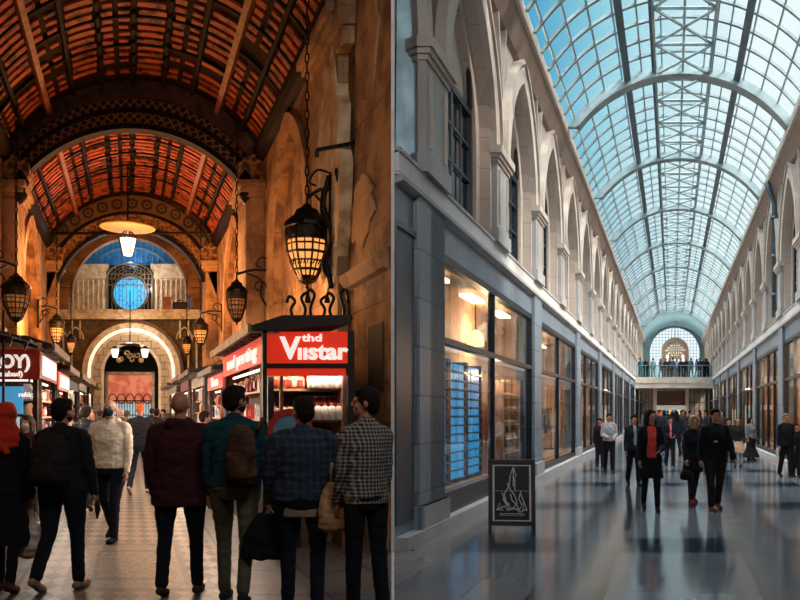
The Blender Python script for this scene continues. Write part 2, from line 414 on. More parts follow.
    for l in (lL, lR):
        B.cap(l[0], l[1], .075*g, .052, 8); B.cap(l[1], l[2], .052, .036, 8)
        hl, toe, f, dn = foot(l); B.cap(hl, toe, .03, .026, 7); B.cap(l[2], (hl+toe)*.5, .034, .03, 7)
    body = fuse(B, 'body', sk, root, vox*.75 if detail else vox, 3)
    if detail:
        for sd in (-1, 1):
            e = MB(sx); ellh(e, (sd*.029, .083, 1.648), (.011, .007, .007), 8, 6); e.build('eye', eye_w, body, True, local=True)
    # trousers
    if skirt is None or not skirt.get('long'):
        P = MB(sx)
        P.loft([(0, 0, .83+oz, .13*g, .115*g), (0, -.005, .92+oz, .175*g, .135*g), (0, 0, 1.03+oz, .160*g, .122*g), (0, 0, 1.06+oz, .155*g, .118*g)])
        for l in (lL, lR):
            P.cap(l[0]+Vector((0, 0, -.02)), l[1], .098*g, .068 if not female else .06, 10); P.cap(l[1], l[2]+Vector((0, 0, .02)), .068 if not female else .06, .058 if not female else .045, 10)
        fuse(P, 'trousers', botmat or K_(bot), root, vox, 3, .006*s)
    # shoes
    for l in (lL, lR):
        S_ = MB(sx); hl, toe, f, dn = foot(l)
        S_.cap(hl-dn*.012, toe-dn*.008, .040, .034, 9); S_.cap(l[2]+Vector((0, 0, .01)), (hl*.65+toe*.35)-dn*.02, .043, .036, 9); S_.cap((hl+toe)*.5, toe-f*.03, .04, .038, 9)
        fuse(S_, 'shoe', K_(shoe), root, vox*.8, 2)
    # top
    J = MB(sx)
    hz = hem
    fl = .03 if coat else 0
    secs = [(0, 0, hz, (.185+fl)*g, (.135+fl)*g), (0, 0, (hz+1.0)/2 if hz < .95 else hz+.01, .186*g, .138*g)]
    if hz < .8: secs.insert(1, (0, 0, hz+.12, (.188+fl*.6)*g, (.14+fl*.6)*g))
    w_ = .145 if female else .168
    secs += [(0, 0, 1.08, w_*g, .128*g), (0, .005 if not female else .02, 1.26, (.178 if not female else .165)*g, .138*g), (0, 0, 1.34, .180*g*(.93 if female else 1), .128*g), (0, -.005, 1.42, .145*g*(.93 if female else 1), .100*g), (0, -.01, 1.49, .085, .07), (0, -.01, 1.515, .066, .06)]
    T(J, secs, n=22)
    for sd, a in ((-1, aL), (1, aR)):
        J.cap(a[0], a[1], .066*g**.7, .056*g**.7, 12); J.cap(a[1], a[2], .056*g**.7, .043, 12); J.cap(tp((sd*.045, -.01, 1.475)), a[0]+Vector((0, 0, .012)), .045, .062*g**.6, 10)
    if hood: J.cap(tp((-.05, -.085, 1.47)), tp((.05, -.085, 1.47)), .058, .058); J.cap(tp((-.085, -.02, 1.49)), tp((-.04, -.09, 1.46)), .04, .05); J.cap(tp((.085, -.02, 1.49)), tp((.04, -.09, 1.46)), .04, .05)
    else: J.cap(tp((-.03, -.04, 1.51)), tp((.03, -.04, 1.51)), .035, .035)
    fuse(J, 'coat' if coat else 'jacket', topmat or K_(top), root, vox, 3, .010*s)
    if inner:
        I = MB(sx); T(I, [(0, .018, .98, .07*g, .125*g), (0, .022, 1.2, .075*g, .132*g), (0, .022, 1.34, .07*g, .122*g), (0, .02, 1.44, .055, .085), (0, .01, 1.5, .05, .06)]); fuse(I, 'shirt', K_(inner), root, vox, 2)
    if skirt:
        Q = MB(sx); z0 = skirt.get('z', .5)+oz
        Q.loft([(0, 0, z0, skirt.get('r', .24), skirt.get('r', .24)*.8), (0, 0, (z0+.95)/2, .205, .165), (0, 0, .98+oz, .16, .125)], n=22)
        fuse(Q, 'skirt', K_(skirt['c']), root, vox, 2, .012*s)
    # hair and headwear
    H = MB(sx); hm = hairm.get(hair, hairm['black'])
    if style in ('short', 'long', 'bob'):
        ellh(H, (0, -.020, 1.676), (.089, .102, .102)); ellh(H, (0, -.05, 1.635), (.080, .066, .085))
        if style == 'short': ellh(H, (0, .025, 1.728), (.072, .066, .042))
        if style != 'short':
            zb = 1.33 if style == 'long' else 1.5
            H.cap(hp_((-.05, -.05, 1.64)), hp_((-.06, -.07, zb)), .055, .04); H.cap(hp_((.05, -.05, 1.64)), hp_((.06, -.07, zb)), .055, .04); H.cap(hp_((0, -.08, 1.62)), hp_((0, -.10, zb)), .055, .045)
            H.cap(hp_((-.072, .01, 1.66)), hp_((-.078, .01, 1.52)), .024, .022); H.cap(hp_((.072, .01, 1.66)), hp_((.078, .01, 1.52)), .024, .022)
        fuse(H, 'hair', hm, root, vox*.8, 2, .004)
    elif style == 'bald':
        pass
    elif style == 'beanie':
        ellh(H, (0, -.012, 1.685), (.088, .104, .09)); ellh(H, (0, -.012, 1.66), (.09, .105, .045)); fuse(H, 'knit_hat', K_(hair), root, vox*.8, 2)
    elif style == 'scarf':
        ellh(H, (0, -.018, 1.66), (.096, .108, .112)); ellh(H, (0, -.03, 1.56), (.095, .095, .10))
        T(H, [(0, -.03, 1.34, .15, .10), (0, -.02, 1.42, .155, .13), (0, -.015, 1.5, .115, .11), (0, -.02, 1.58, .09, .095)])
        H.cap(tp((-.08, -.10, 1.45)), tp((.05, -.13, 1.30)), .05, .03)
        fuse(H, 'headscarf', K_(hair), root, vox*.8, 2, .010)
    elif style == 'furhood':
        ellh(H, (0, -.03, 1.66), (.10, .10, .115)); fuse(H, 'hood', topmat or K_(top), root, vox, 2)
        F = MB(sx); pts = [hp_((.092*math.cos(t*PI/8), .055+.01*math.cos(t*PI/4), 1.645+.115*math.sin(t*PI/8))) for t in range(16)]
        F.tube(pts, .034, 9, closed=True); fuse(F, 'fur_trim', K_(hair), root, vox*.7, 1, .016)
        if True:
            G = MB(sx); ellh(G, (0, -.01, 1.675), (.08, .09, .088)); fuse(G, 'hair', hairm['brown'], root, vox, 1)
    if mask:
        Mk = MB(sx); ellh(Mk, (0, .050, 1.598), (.066, .064, .060)); ellh(Mk, (0, .092, 1.615), (.036, .034, .036)); fuse(Mk, 'face_mask', K_(mask), root, vox*.8, 2)
    if beard:
        Bd = MB(sx); ellh(Bd, (0, .028, 1.578), (.060, .068, .048)); fuse(Bd, 'beard', hairm['black'], root, vox*.8, 2, .004)
    if mirror: root.scale = (-1, 1, 1)
    M = Matrix.Translation((x, y, z)) @ Matrix.Rotation(R_(yaw), 4, 'Z')
    loc = lambda p: M @ (Vector(p)*s)
    return root, dict(wL=loc(aL[2]+aL[3]*.09), wR=loc(aR[2]+aR[3]*.09), back=lambda p: M @ (tp(p)*s), s=s, M=M)
def soft_bag(name, pts_secs, m, label, cat, straps=(), vox=.012, wr=.012, origin=None, e=2.6, strapmat=None, rings=()):
    """a bag from stacked sections in world space; straps are tubes"""
    root = empty(name, origin, label, cat)
    B = MB(); B.loft(pts_secs, n=20, e=e)
    b = fuse(B, 'bag_body', m, None, vox, 3, wr)
    b.parent = root; b.location = -Vector(origin)
    for st in straps:
        t = MB(); t.tube(st, .010, 7); t.build('strap', strapmat or m, root, True)
    return root
# ================================================================== THE BAZAAR (left gallery)
HN = 1.65
st_warm = stone_wall('bazaar_stone', srgb(176, 134, 90), srgb(150, 108, 70), srgb(84, 56, 36), 1.1, .5, bump=.9, nscale=1.7)
st_arch = stone_wall('arch_stone', srgb(190, 150, 106), srgb(170, 128, 88), srgb(112, 80, 54), .5, .3, .01)
plaster_patch = mat('pale_plaster', srgb(206, 180, 142), .85, col2=srgb(160, 124, 88), nscale=3, bump=.5)
dark_wood = mat('dark_wood', srgb(38, 26, 18), .7, spec=.12, col2=srgb(20, 13, 9), nscale=8, bump=.4)
beam_wood = mat('beam_wood', srgb(150, 86, 44), .5, col2=srgb(104, 54, 26), nscale=6, bump=.4)
slat_mat = mat('terracotta_slat', srgb(178, 84, 42), .6, spec=.2, col2=srgb(72, 34, 20), nscale=4.5, bump=.5, contrast=(.36, .56))
vault_mat = mat('vault_boards', srgb(52, 28, 18), .8, spec=.1, col2=srgb(26, 14, 9), nscale=6, bump=.4)
lat_gold = lattice('gilt_lattice', srgb(24, 18, 13), srgb(150, 108, 62), .20)
ring_orn = lattice('rosette_band', srgb(104, 76, 46), srgb(48, 32, 20), .5, metal=0, rings=True, rough=.8)
brown_band = mat('brown_band', srgb(92, 60, 36), .5, col2=srgb(48, 30, 18), nscale=5, bump=.4)
relief = mat('carved_relief', srgb(170, 118, 66), .7, col2=srgb(70, 44, 24), nscale=9, bump=1.0, bscale=10, contrast=(.4, .6))
iron = mat('wrought_iron', srgb(24, 20, 18), .45, metal=.6, bump=.2)
cream = mat('cream_panel', srgb(206, 198, 180), .6, col2=srgb(160, 142, 114), nscale=5, bump=.2)
gate_stone = stone_wall('gate_stone', srgb(186, 176, 156), srgb(166, 154, 132), srgb(96, 84, 66), .35, .28, .02, patch=False)
gate_wall_m = mat('gate_wall_plaster', srgb(112, 96, 72), .8, col2=srgb(70, 58, 42), nscale=4)
brown_brick = stone_wall('brown_brick', srgb(132, 92, 56), srgb(112, 76, 46), srgb(66, 44, 28), .5, .22, .012)
cream_white = mat('white_moulding', srgb(232, 226, 212), .5)
blue_wall = mat('blue_glow_plaster', srgb(24, 104, 160), .6, col2=srgb(16, 76, 124), nscale=5, emit=.30, ecol=srgb(20, 110, 170))  # glow put into the blue to brighten the lunette wall
void_dark = mat('dark_interior', srgb(12, 14, 16), .8)
WL, WR, SPR, CRN, D0, D1 = -2.95, 3.09, 7.7, 9.41, 10.6, 36.0
uc, hw = (WL+WR)/2, (WR-WL)/2
# walls, with arched niches cut into their inner skins
def niche_wall(xf, uf, sg, dlist, name, a, b, mt_, top, hs, rise, wd=.45):
    """wall whose face is at u=uf, body going outward (sg); dlist=(centre, half width) pointed niches"""
    w = MB(xf); back = uf + sg*wd
    w.slab([(a, 0), (b, 0), (b, top), (a, top)], 'u', back, back+sg*.25)
    cur = a
    for c, hwid in dlist:
        w.slab([(cur, 0), (c-hwid, 0), (c-hwid, top), (cur, top)], 'u', uf, back)
        pts = [(c+x, hs+y) for x, y in pointed(hwid, rise, 8)]
        for p, q in zip(pts, pts[1:]): w.slab([p, q, (q[0], top), (p[0], top)], 'u', uf, back)
        cur = c+hwid
    w.slab([(cur, 0), (b, 0), (b, top), (cur, top)], 'u', uf, back)
    return tag(w.build(name, mt_, origin=xf(uf, a, 0)), kind='structure')
nichR = [(15.5, 1.75), (23.6, 2.0)]
nichL = [(15.5, 1.75), (23.6, 2.0)]
wr_ = niche_wall(skL, WR, 1, nichR, 'wall_bazaar_right', 11.0, D1, st_warm, 10.0, 4.8, 2.3, .18)
wl_ = niche_wall(skL, WL, -1, nichL, 'wall_bazaar_left', -4, D1, st_warm, 10.0, 4.8, 2.3, .3)
# mouldings of the wall: niche archivolts, string course, pilasters, broken plaster
t = MB(skL)
for c, hh in nichR:
    pi_ = [(c+x, 4.8+y) for x, y in pointed(hh, 2.3)]; po = [(c+x, 4.8+y) for x, y in pointed(hh+.28, 2.65)]
    t.ring(pi_, po, 'u', WR-.10, WR); t.ring([(c-hh, 2.2), (c-hh, 4.8)], [(c-hh-.28, 2.2), (c-hh-.28, 4.8)], 'u', WR-.1, WR); t.ring([(c+hh, 2.2), (c+hh, 4.8)], [(c+hh+.28, 2.2), (c+hh+.28, 4.8)], 'u', WR-.1, WR)
for c, hh in nichL:
    pi_ = [(c+x, 4.8+y) for x, y in pointed(hh, 2.3)]; po = [(c+x, 4.8+y) for x, y in pointed(hh+.28, 2.65)]
    t.ring(pi_, po, 'u', WL, WL+.1); t.ring([(c-hh, 2.2), (c-hh, 4.8)], [(c-hh-.28, 2.2), (c-hh-.28, 4.8)], 'u', WL, WL+.1); t.ring([(c+hh, 2.2), (c+hh, 4.8)], [(c+hh+.28, 2.2), (c+hh+.28, 4.8)], 'u', WL, WL+.1)
tag(t.build('trim_1', st_arch), kind='structure')
t = MB(skL)
for a, b in ((9.5, 13.3), (17.7, 21.2), (26, 31)):
    t.extr([(WR, 3.35), (WR-.08, 3.38), (WR-.14, 3.5), (WR-.14, 3.56), (WR, 3.62)], a, b)
for a, b in ((9, 13.3), (17.7, 21.2), (26, 31)):
    t.extr([(WL, 3.35), (WL+.08, 3.38), (WL+.14, 3.5), (WL+.14, 3.56), (WL, 3.62)], a, b)
t.box(WR-.06, WR, 9.5, 12.6, 0, 1.0)
tag(t.build('trim_2', st_arch), kind='structure')
# pilasters carrying the ribs
def pilaster(u0, u1, d0, d1, top, inn):
    p = MB(skL); p.box(u0, u1, d0, d1, 0, top)
    e = .07
    for k, (z0, z1) in enumerate(((top, top+.10), (top+.10, top+.22), (top+.22, top+.36))):
        g = e*(k+1)
        p.box(u0-(g if inn > 0 else 0), u1+(g if inn < 0 else 0), d0-g, d1+g, z0, z1)
    p.box(u0-(.08 if inn > 0 else 0), u1+(.08 if inn < 0 else 0), d0-.08, d1+.08, 0, .5)
    return tag(p.build('trim_3', st_arch, bevel=.015), kind='structure')
for d in (18.45, 28.2):
    pilaster(WR-.42, WR, d, d+1.3, 6.6, 1); pilaster(WL, WL+.35, d, d+1.3, 6.6, -1)
pilaster(WR-.16, WR, 11.3, 12.9, 7.0, 1); pilaster(WL, WL+.2, 11.3, 12.9, 7.0, -1)
# buttress-like splayed corbels under each rib
for d in (18.5, 28.2):
    for sgn, ue in ((1, WR), (-1, WL)):
        c = MB(skL); pr = [(ue, 5.6), (ue-sgn*.30, 6.4), (ue-sgn*.55, 7.0), (ue-sgn*.62, 7.15), (ue-sgn*.62, 7.4), (ue, 7.75)]
        c.extr(pr, d, d+.95); tag(c.build('trim_4', relief, bevel=.02), kind='structure')
# vault
arc = [(uc+x, SPR+y) for x, y in segarc(hw, CRN-SPR, 36)]
arco = [(uc+x, SPR+y) for x, y in segarc(hw+.05, CRN-SPR+.25, 36)]
v = MB(skL); v.ring(arc, arco, 'd', D0, 31.4)
tag(v.build('ceiling', vault_mat), kind='structure')
ceil_L = None
# coffer slats
R0 = (hw*hw+(CRN-SPR)**2)/(2*(CRN-SPR)); th0 = math.asin(hw/R0); hc0 = CRN-R0
def vp(th, r): return (uc + (R0-r)*math.sin(th), hc0 + (R0-r)*math.cos(th))
sl = MB(skL); bm_ = MB(skL); dk = MB(skL)
cols = 10; cw = 2*th0/cols
def slab_arc(mb, t0, t1, d0, d1, r0, r1, n=3):
    pin = [vp(t0+(t1-t0)*i/n, r1) for i in range(n+1)]; pout = [vp(t0+(t1-t0)*i/n, r0) for i in range(n+1)]
    mb.ring(pin, pout, 'd', d0, d1)
for (a, b) in ((10.8, 18.55), (19.0, 28.1)):
    nrow = int((b-a)/.30)
    for c in range(cols):
        t0 = -th0 + c*cw; t1 = t0+cw
        for r in range(nrow):
            d = a + r*.30
            if random.random() < (.13 if a < 12 else .05): continue
            j = random.uniform(-.008, .008); e = .12*cw
            if c % 2 == 1:
                slab_arc(sl, t0+e+j, t1-e+j, d+.05, d+.05+.17, 0, .05)
            else:
                tm = (t0+t1)/2
                slab_arc(sl, t0+e+j, tm-e*.7, d+.05, d+.22, 0, .05); slab_arc(sl, tm+e*.7, t1-e+j, d+.07, d+.20, 0, .045)
    for c in range(1, cols):
        t0 = -th0 + c*cw
        if c in (2, 8): slab_arc(bm_, t0-.018, t0+.018, a-.2, b+.1, 0, .20, 1)
        else: slab_arc(dk, t0-.011, t0+.011, a-.2, b+.1, 0, .11, 1)
    n = int((b-a)/1.2)
    for i in range(1, n): dk_d = a+i*1.2; slab_arc(dk, -th0, th0, dk_d-.03, dk_d+.03, 0, .07, 24)
    for i in range(int((b-a)/.6)):
        for c in (4, 5, 6):
            p = vp(-th0+c*cw+.0, .14); dk.ell((p[0], a+.3+i*.6, p[1]), (.075 if c == 5 else .05, .09, .05), 8, 5)
tag(sl.build('trim_5', slat_mat), kind='structure')
tag(bm_.build('trim_6', beam_wood), kind='structure')
tag(dk.build('trim_7', dark_wood), kind='structure')
# wall plates where the vault meets the walls
for sgn, ue in ((1, WR), (-1, WL)):
    w = MB(skL); w.extr([(ue, 7.45), (ue-sgn*.16, 7.5), (ue-sgn*.22, 7.68), (ue-sgn*.22, 7.82), (ue, 7.95)], 10.6, 31.0)
    tag(w.build('trim_8', dark_wood), kind='structure')
# rib arch 1: stepped, carved bands
def arcs(h_, crown, spr, n=40): return [(uc-.07+x, spr+y) for x, y in segarc(h_, crown-spr, n)]
def rib(d, steps, nm):
    # steps: (half width in, crown in, hw out, crown out, spring, d0, d1, mat)
    for hi, ci, ho, co, sp_, a, b, m_ in steps:
        r = MB(skL); r.ring(arcs(hi, ci, sp_), arcs(ho, co, sp_), 'd', a, b)
        tag(r.build(nm, m_), kind='structure')
rib(18.7, [(2.62, 8.25, 2.74, 8.38, 6.95, 18.62, 18.95, dark_wood), (2.74, 8.38, 2.96, 8.68, 6.95, 18.72, 18.95, lat_gold), (2.94, 8.66, 3.02, 8.76, 6.98, 18.64, 18.95, dark_wood),
           (3.0, 8.74, 3.05, 9.02, 7.05, 18.76, 18.95, lat_gold), (3.0, 9.0, 3.05, 9.10, 7.2, 18.62, 18.95, brown_band), (3.0, 9.08, 3.1, 9.55, 7.3, 18.7, 18.95, brown_band)], 'trim_9')
rib(28.4, [(2.55, 8.12, 2.66, 8.26, 6.3, 28.35, 28.75, dark_wood), (2.66, 8.26, 2.9, 8.72, 6.4, 28.5, 28.75, relief), (2.88, 8.70, 2.96, 8.80, 6.7, 28.4, 28.75, dark_wood),
           (2.94, 8.78, 3.05, 9.32, 6.9, 28.3, 28.75, ring_orn), (3.0, 9.3, 3.1, 9.6, 7.3, 28.4, 29.6, brown_band)], 'trim_10')
# finials where rib 1 lands
for sgn, uu in ((1, WR-.42), (-1, WL+.42)):
    f = MB(skL); f.lathe([(.02, -.1), (.10, 0), (.16, .12), (.10, .22), (.14, .3), (.2, .42), (.12, .55), (.03, .7)], (uu, 18.5, 6.55), 12)
    tag(f.build('finial', iron, smooth=True), 'black turned finial under the %s foot of the dark carved ceiling arch' % ('right' if sgn > 0 else 'left'), 'finial')
# ---- end wall with big arch opening
ce, re_, he = .0, 2.33, 6.07
w = MB(skL)
pin = [(ce+x, he+y) for x, y in circarc(re_, 28)]
for p, q in zip(pin, pin[1:]): w.slab([p, q, (q[0], 10), (p[0], 10)], 'd', 30.5, 30.9)
w.slab([(WL, 5.62), (-re_, 5.62), (-re_, 10), (WL, 10)], 'd', 30.5, 30.9); w.slab([(re_, 5.62), (WR, 5.62), (WR, 10), (re_, 10)], 'd', 30.5, 30.9)
# voussoirs
tag(w.build('wall_bazaar_end', brown_brick), kind='structure')
w = MB(skL); n = 26
for i in range(n):
    a0, a1 = PI-PI*i/n-.012, PI-PI*(i+1)/n+.012; dd = .03 if i % 2 else .0
    w.slab([(ce+re_*math.cos(a0), he+re_*math.sin(a0)), (ce+(re_+.34)*math.cos(a0), he+(re_+.34)*math.sin(a0)), (ce+(re_+.34)*math.cos(a1), he+(re_+.34)*math.sin(a1)), (ce+re_*math.cos(a1), he+re_*math.sin(a1))], 'd', 30.38-dd, 30.5)
w.ring([(ce+x, he+y) for x, y in circarc(re_-.12, 30)], [(ce+x, he+y) for x, y in circarc(re_+.02, 30)], 'd', 30.42, 30.9)
tag(w.build('trim_11', brown_brick, bevel=.01), kind='structure')
# upper storey: cream pilastered panels, blue lunette, iron window
DB = 33.2
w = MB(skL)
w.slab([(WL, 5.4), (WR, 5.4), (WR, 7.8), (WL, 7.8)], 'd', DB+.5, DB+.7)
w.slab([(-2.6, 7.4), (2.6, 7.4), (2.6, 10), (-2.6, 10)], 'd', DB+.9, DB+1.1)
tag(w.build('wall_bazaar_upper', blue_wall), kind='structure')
b = MB(skL)
for i in range(-9, 10): b.box(i*.24-.02, i*.24+.02, DB+.84, DB+.9, 7.4, 9.2)
pin = [(x, 6.45+y) for x, y in circarc(2.16, 24, PI*.82, PI*.18)]; pou = [(x, 6.45+y) for x, y in circarc(2.24, 24, PI*.82, PI*.18)]
b.ring(pin, pou, 'd', DB+.78, DB+.86)
tag(b.build('trim_12', mat('blue_batten', srgb(96, 140, 160), .5)), kind='structure')
for s_ in (-1, 1):
    for dpx in (0,):
        p = MB(skL); ua, ub = (.98, 2.45) if s_ > 0 else (-2.5, -1.0)
        p.box(ua, ub, DB+.15, DB+.5, 5.6, 7.5)
        p.box(ua-.06, ub+.06, DB+.05, DB+.5, 7.5, 7.62); p.box(ua-.12, ub+.12, DB-.02, DB+.5, 7.62, 7.8)
        for k in range(7):
            uu = ua+.12+k*(ub-ua-.24)/6; p.box(uu-.035, uu+.035, DB+.02, DB+.15, 5.75, 7.15)
        p.box(ua, ub, DB+.02, DB+.15, 7.2, 7.5); p.box(ua, ub, DB+.08, DB+.15, 5.6, 5.72)
        tag(p.build('trim_13', cream, bevel=.01), kind='structure')
win = MB(skL); win.box(-.98, .98, DB+.32, DB+.36, 5.6, 7.8)
wg = tag(win.build('window_1', mat('night_glass', srgb(8, 22, 36), .25)), kind='structure')
ro = MB(skL); ro.slab([(x, 6.60+y) for x, y in circarc(.70, 32, 0, 2*PI)[:-1]], 'd', DB+.26, DB+.30)
ro.build('rose_pane', mat('lit_blue_glass', srgb(40, 140, 196), .3, col2=srgb(20, 96, 160), nscale=3, emit=1.15, ecol=srgb(60, 170, 222)), wg)
g = MB(skL)
for i in range(-6, 7): g.box(i*.15-.012, i*.15+.012, DB+.16, DB+.19, 5.6, 7.7)
for zz in (5.75, 6.95, 7.4): g.box(-.95, .95, DB+.15, DB+.19, zz-.02, zz+.02)
for r in (.70, .77): g.tube([(r*math.cos(t*PI/16), DB+.15, 6.60+r*math.sin(t*PI/16)) for t in range(32)], .02, 6, closed=True)
for k in range(12):
    a = k*PI/6; rr = .62
    g.tube([(rr*math.cos(a), DB+.2, 6.60+rr*math.sin(a)), (.38*math.cos(a+.35), DB+.2, 6.60+.38*math.sin(a+.35)), (.38*math.cos(a-.35), DB+.2, 6.60+.38*math.sin(a-.35)), (rr*math.cos(a), DB+.2, 6.60+rr*math.sin(a))], .012, 5)
for k in range(5):
    r = .25+.14*k; g.tube([(r*math.cos(PI*t/12), DB+.14, 7.15+r*.72*math.sin(PI*t/12)) for t in range(13)], .014, 6)
for k in range(-4, 5): g.tube([(0, DB+.14, 7.15), (.9*math.sin(k*.36), DB+.14, 7.15+.62*math.cos(k*.36))], .012, 5)
g.tube([(-.97, DB+.12, 5.6), (-.97, DB+.12, 7.2)]+[(.97*math.cos(PI-PI*t/14), DB+.12, 7.2+.66*math.sin(PI*t/14)) for t in range(15)]+[(.97, DB+.12, 5.6)], .045, 8)
g.build('window_grille', mat('tan_iron', srgb(104, 88, 66), .5, metal=.3), wg)
# ledge
w = MB(skL); w.box(WL, WR, 31.3, DB+.6, 5.42, 5.6); w.box(WL, WR, 31.2, 31.5, 5.52, 5.66); w.box(WL, WR, 31.35, 31.5, 5.3, 5.44)
tag(w.build('trim_14', cream, bevel=.01), kind='structure')
# lower wall with the white round arch
cA, hA = .05, 3.25
w = MB(skL); pin = [(cA+x, hA+y) for x, y in circarc(1.2, 26)]
for p, q in zip(pin, pin[1:]): w.slab([p, q, (q[0], 5.42), (p[0], 5.42)], 'd', 32.1, 32.6)
w.slab([(WL, 0), (cA-1.2, 0), (cA-1.2, 5.42), (WL, 5.42)], 'd', 32.1, 32.6); w.slab([(cA+1.2, 0), (WR, 0), (WR, 5.42), (cA+1.2, 5.42)], 'd', 32.1, 32.6)
tag(w.build('wall_bazaar_gate', gate_wall_m), kind='structure')
def rr(r0, r1, d0, d1, m_, legs=True, nm='trim_15'):
    a = MB(skL); a.ring([(cA-r0, 1.6)]+[(cA+x, hA+y) for x, y in circarc(r0, 30)]+[(cA+r0, 1.6)], [(cA-r1, 1.6)]+[(cA+x, hA+y) for x, y in circarc(r1, 30)]+[(cA+r1, 1.6)], 'd', d0, d1)
    return tag(a.build(nm, m_), kind='structure')
rr(1.95, 2.08, 31.7, 32.1, brown_band); rr(1.74, 1.95, 31.78, 32.1, cream); rr(1.5, 1.62, 31.9, 32.1, cream); rr(1.2, 1.5, 32.0, 32.12, gate_stone); rr(1.10, 1.2, 32.05, 32.5, cream_white)
rr(1.62, 1.74, 31.86, 32.05, mat('cove_light', (1, .93, .8, 1), .5, emit=.7, ecol=(1, .9, .78, 1)), nm='trim_16')
# gothic tracery either side of the gate arch
w = MB(skL)
for s_ in (-1, 1):
    for k in range(3):
        uu = s_*(2.0+.33*k); w.box(uu-.03, uu+.03, 31.85, 32.1, 3.4 if k else 4.6, 5.3)
    pts = [(s_*(2.17)+x*.5, 4.55+y*.5) for x, y in pointed(.62, .95, 6)]
    w.tube([(p[0], 31.9, p[1]) for p in pts], .035, 6)
    w.tube([(s_*2.7+x*.4, 31.9, 4.4+y*.5) for x, y in pointed(.62, .95, 6)], .03, 6)
tag(w.build('trim_17', cream), kind='structure')
# passage behind the gate: barrel with shop front at its end
w = MB(skL); w.box(-1.6, 1.7, 36.0, 36.2, 0, 5.4); w.box(-1.6, -1.5, 32.6, 36, 0, 5.4); w.box(1.6, 1.7, 32.6, 36, 0, 5.4); w.box(-1.6, 1.7, 32.6, 36.2, 5.3, 5.4)
tag(w.build('wall_bazaar_passage', mat('teal_dark_wall', srgb(20, 40, 48), .7, col2=srgb(10, 22, 28), nscale=4)), kind='structure')
# roof slab above the bazaar and above the wedge between both galleries
w = MB(); 
Px = [skL(WL-.6, -4.2, 0)[:2], skL(WL-.6, 38, 0)[:2], skR(-3.6, 38, 0)[:2], skR(-3.4, 9.4, 0)[:2], skR(-3.4, 9.4, 0)[:2]]
w.slab([Px[0], Px[1], Px[2], Px[3]], 'h', 10.0, 10.2); tag(w.build('ceiling', void_dark), kind='structure')
w = MB(skL); w.slab([(WL-.6, 0), (4.5, 0), (4.5, 10.0), (WL-.6, 10.0)], 'd', 37.6, 37.8); tag(w.build('wall_bazaar_back', void_dark), kind='structure')
w = MB(skL); w.slab([(WL-.3, 9.3), (WR+.3, 9.3), (WR+.3, 10), (WL-.3, 10)], 'd', 10.4, 10.6)
for p, q in zip(arc, arc[1:]): w.slab([p, q, (q[0], 9.45), (p[0], 9.45)], 'd', 10.4, 10.6)
tag(w.build('wall_bazaar_front', dark_wood), kind='structure')
# iron tie rods
for d, h_, lab in ((28.0, 7.93-.02, 'thin black iron tie rod spanning the bazaar in front of the blue lunette'),):
    t = MB(skL); t.tube([(WL+.17, d, h_), (WR-.17, d, h_)], .045, 8); tag(t.build('tie_rod', iron), lab, 'tie rod')
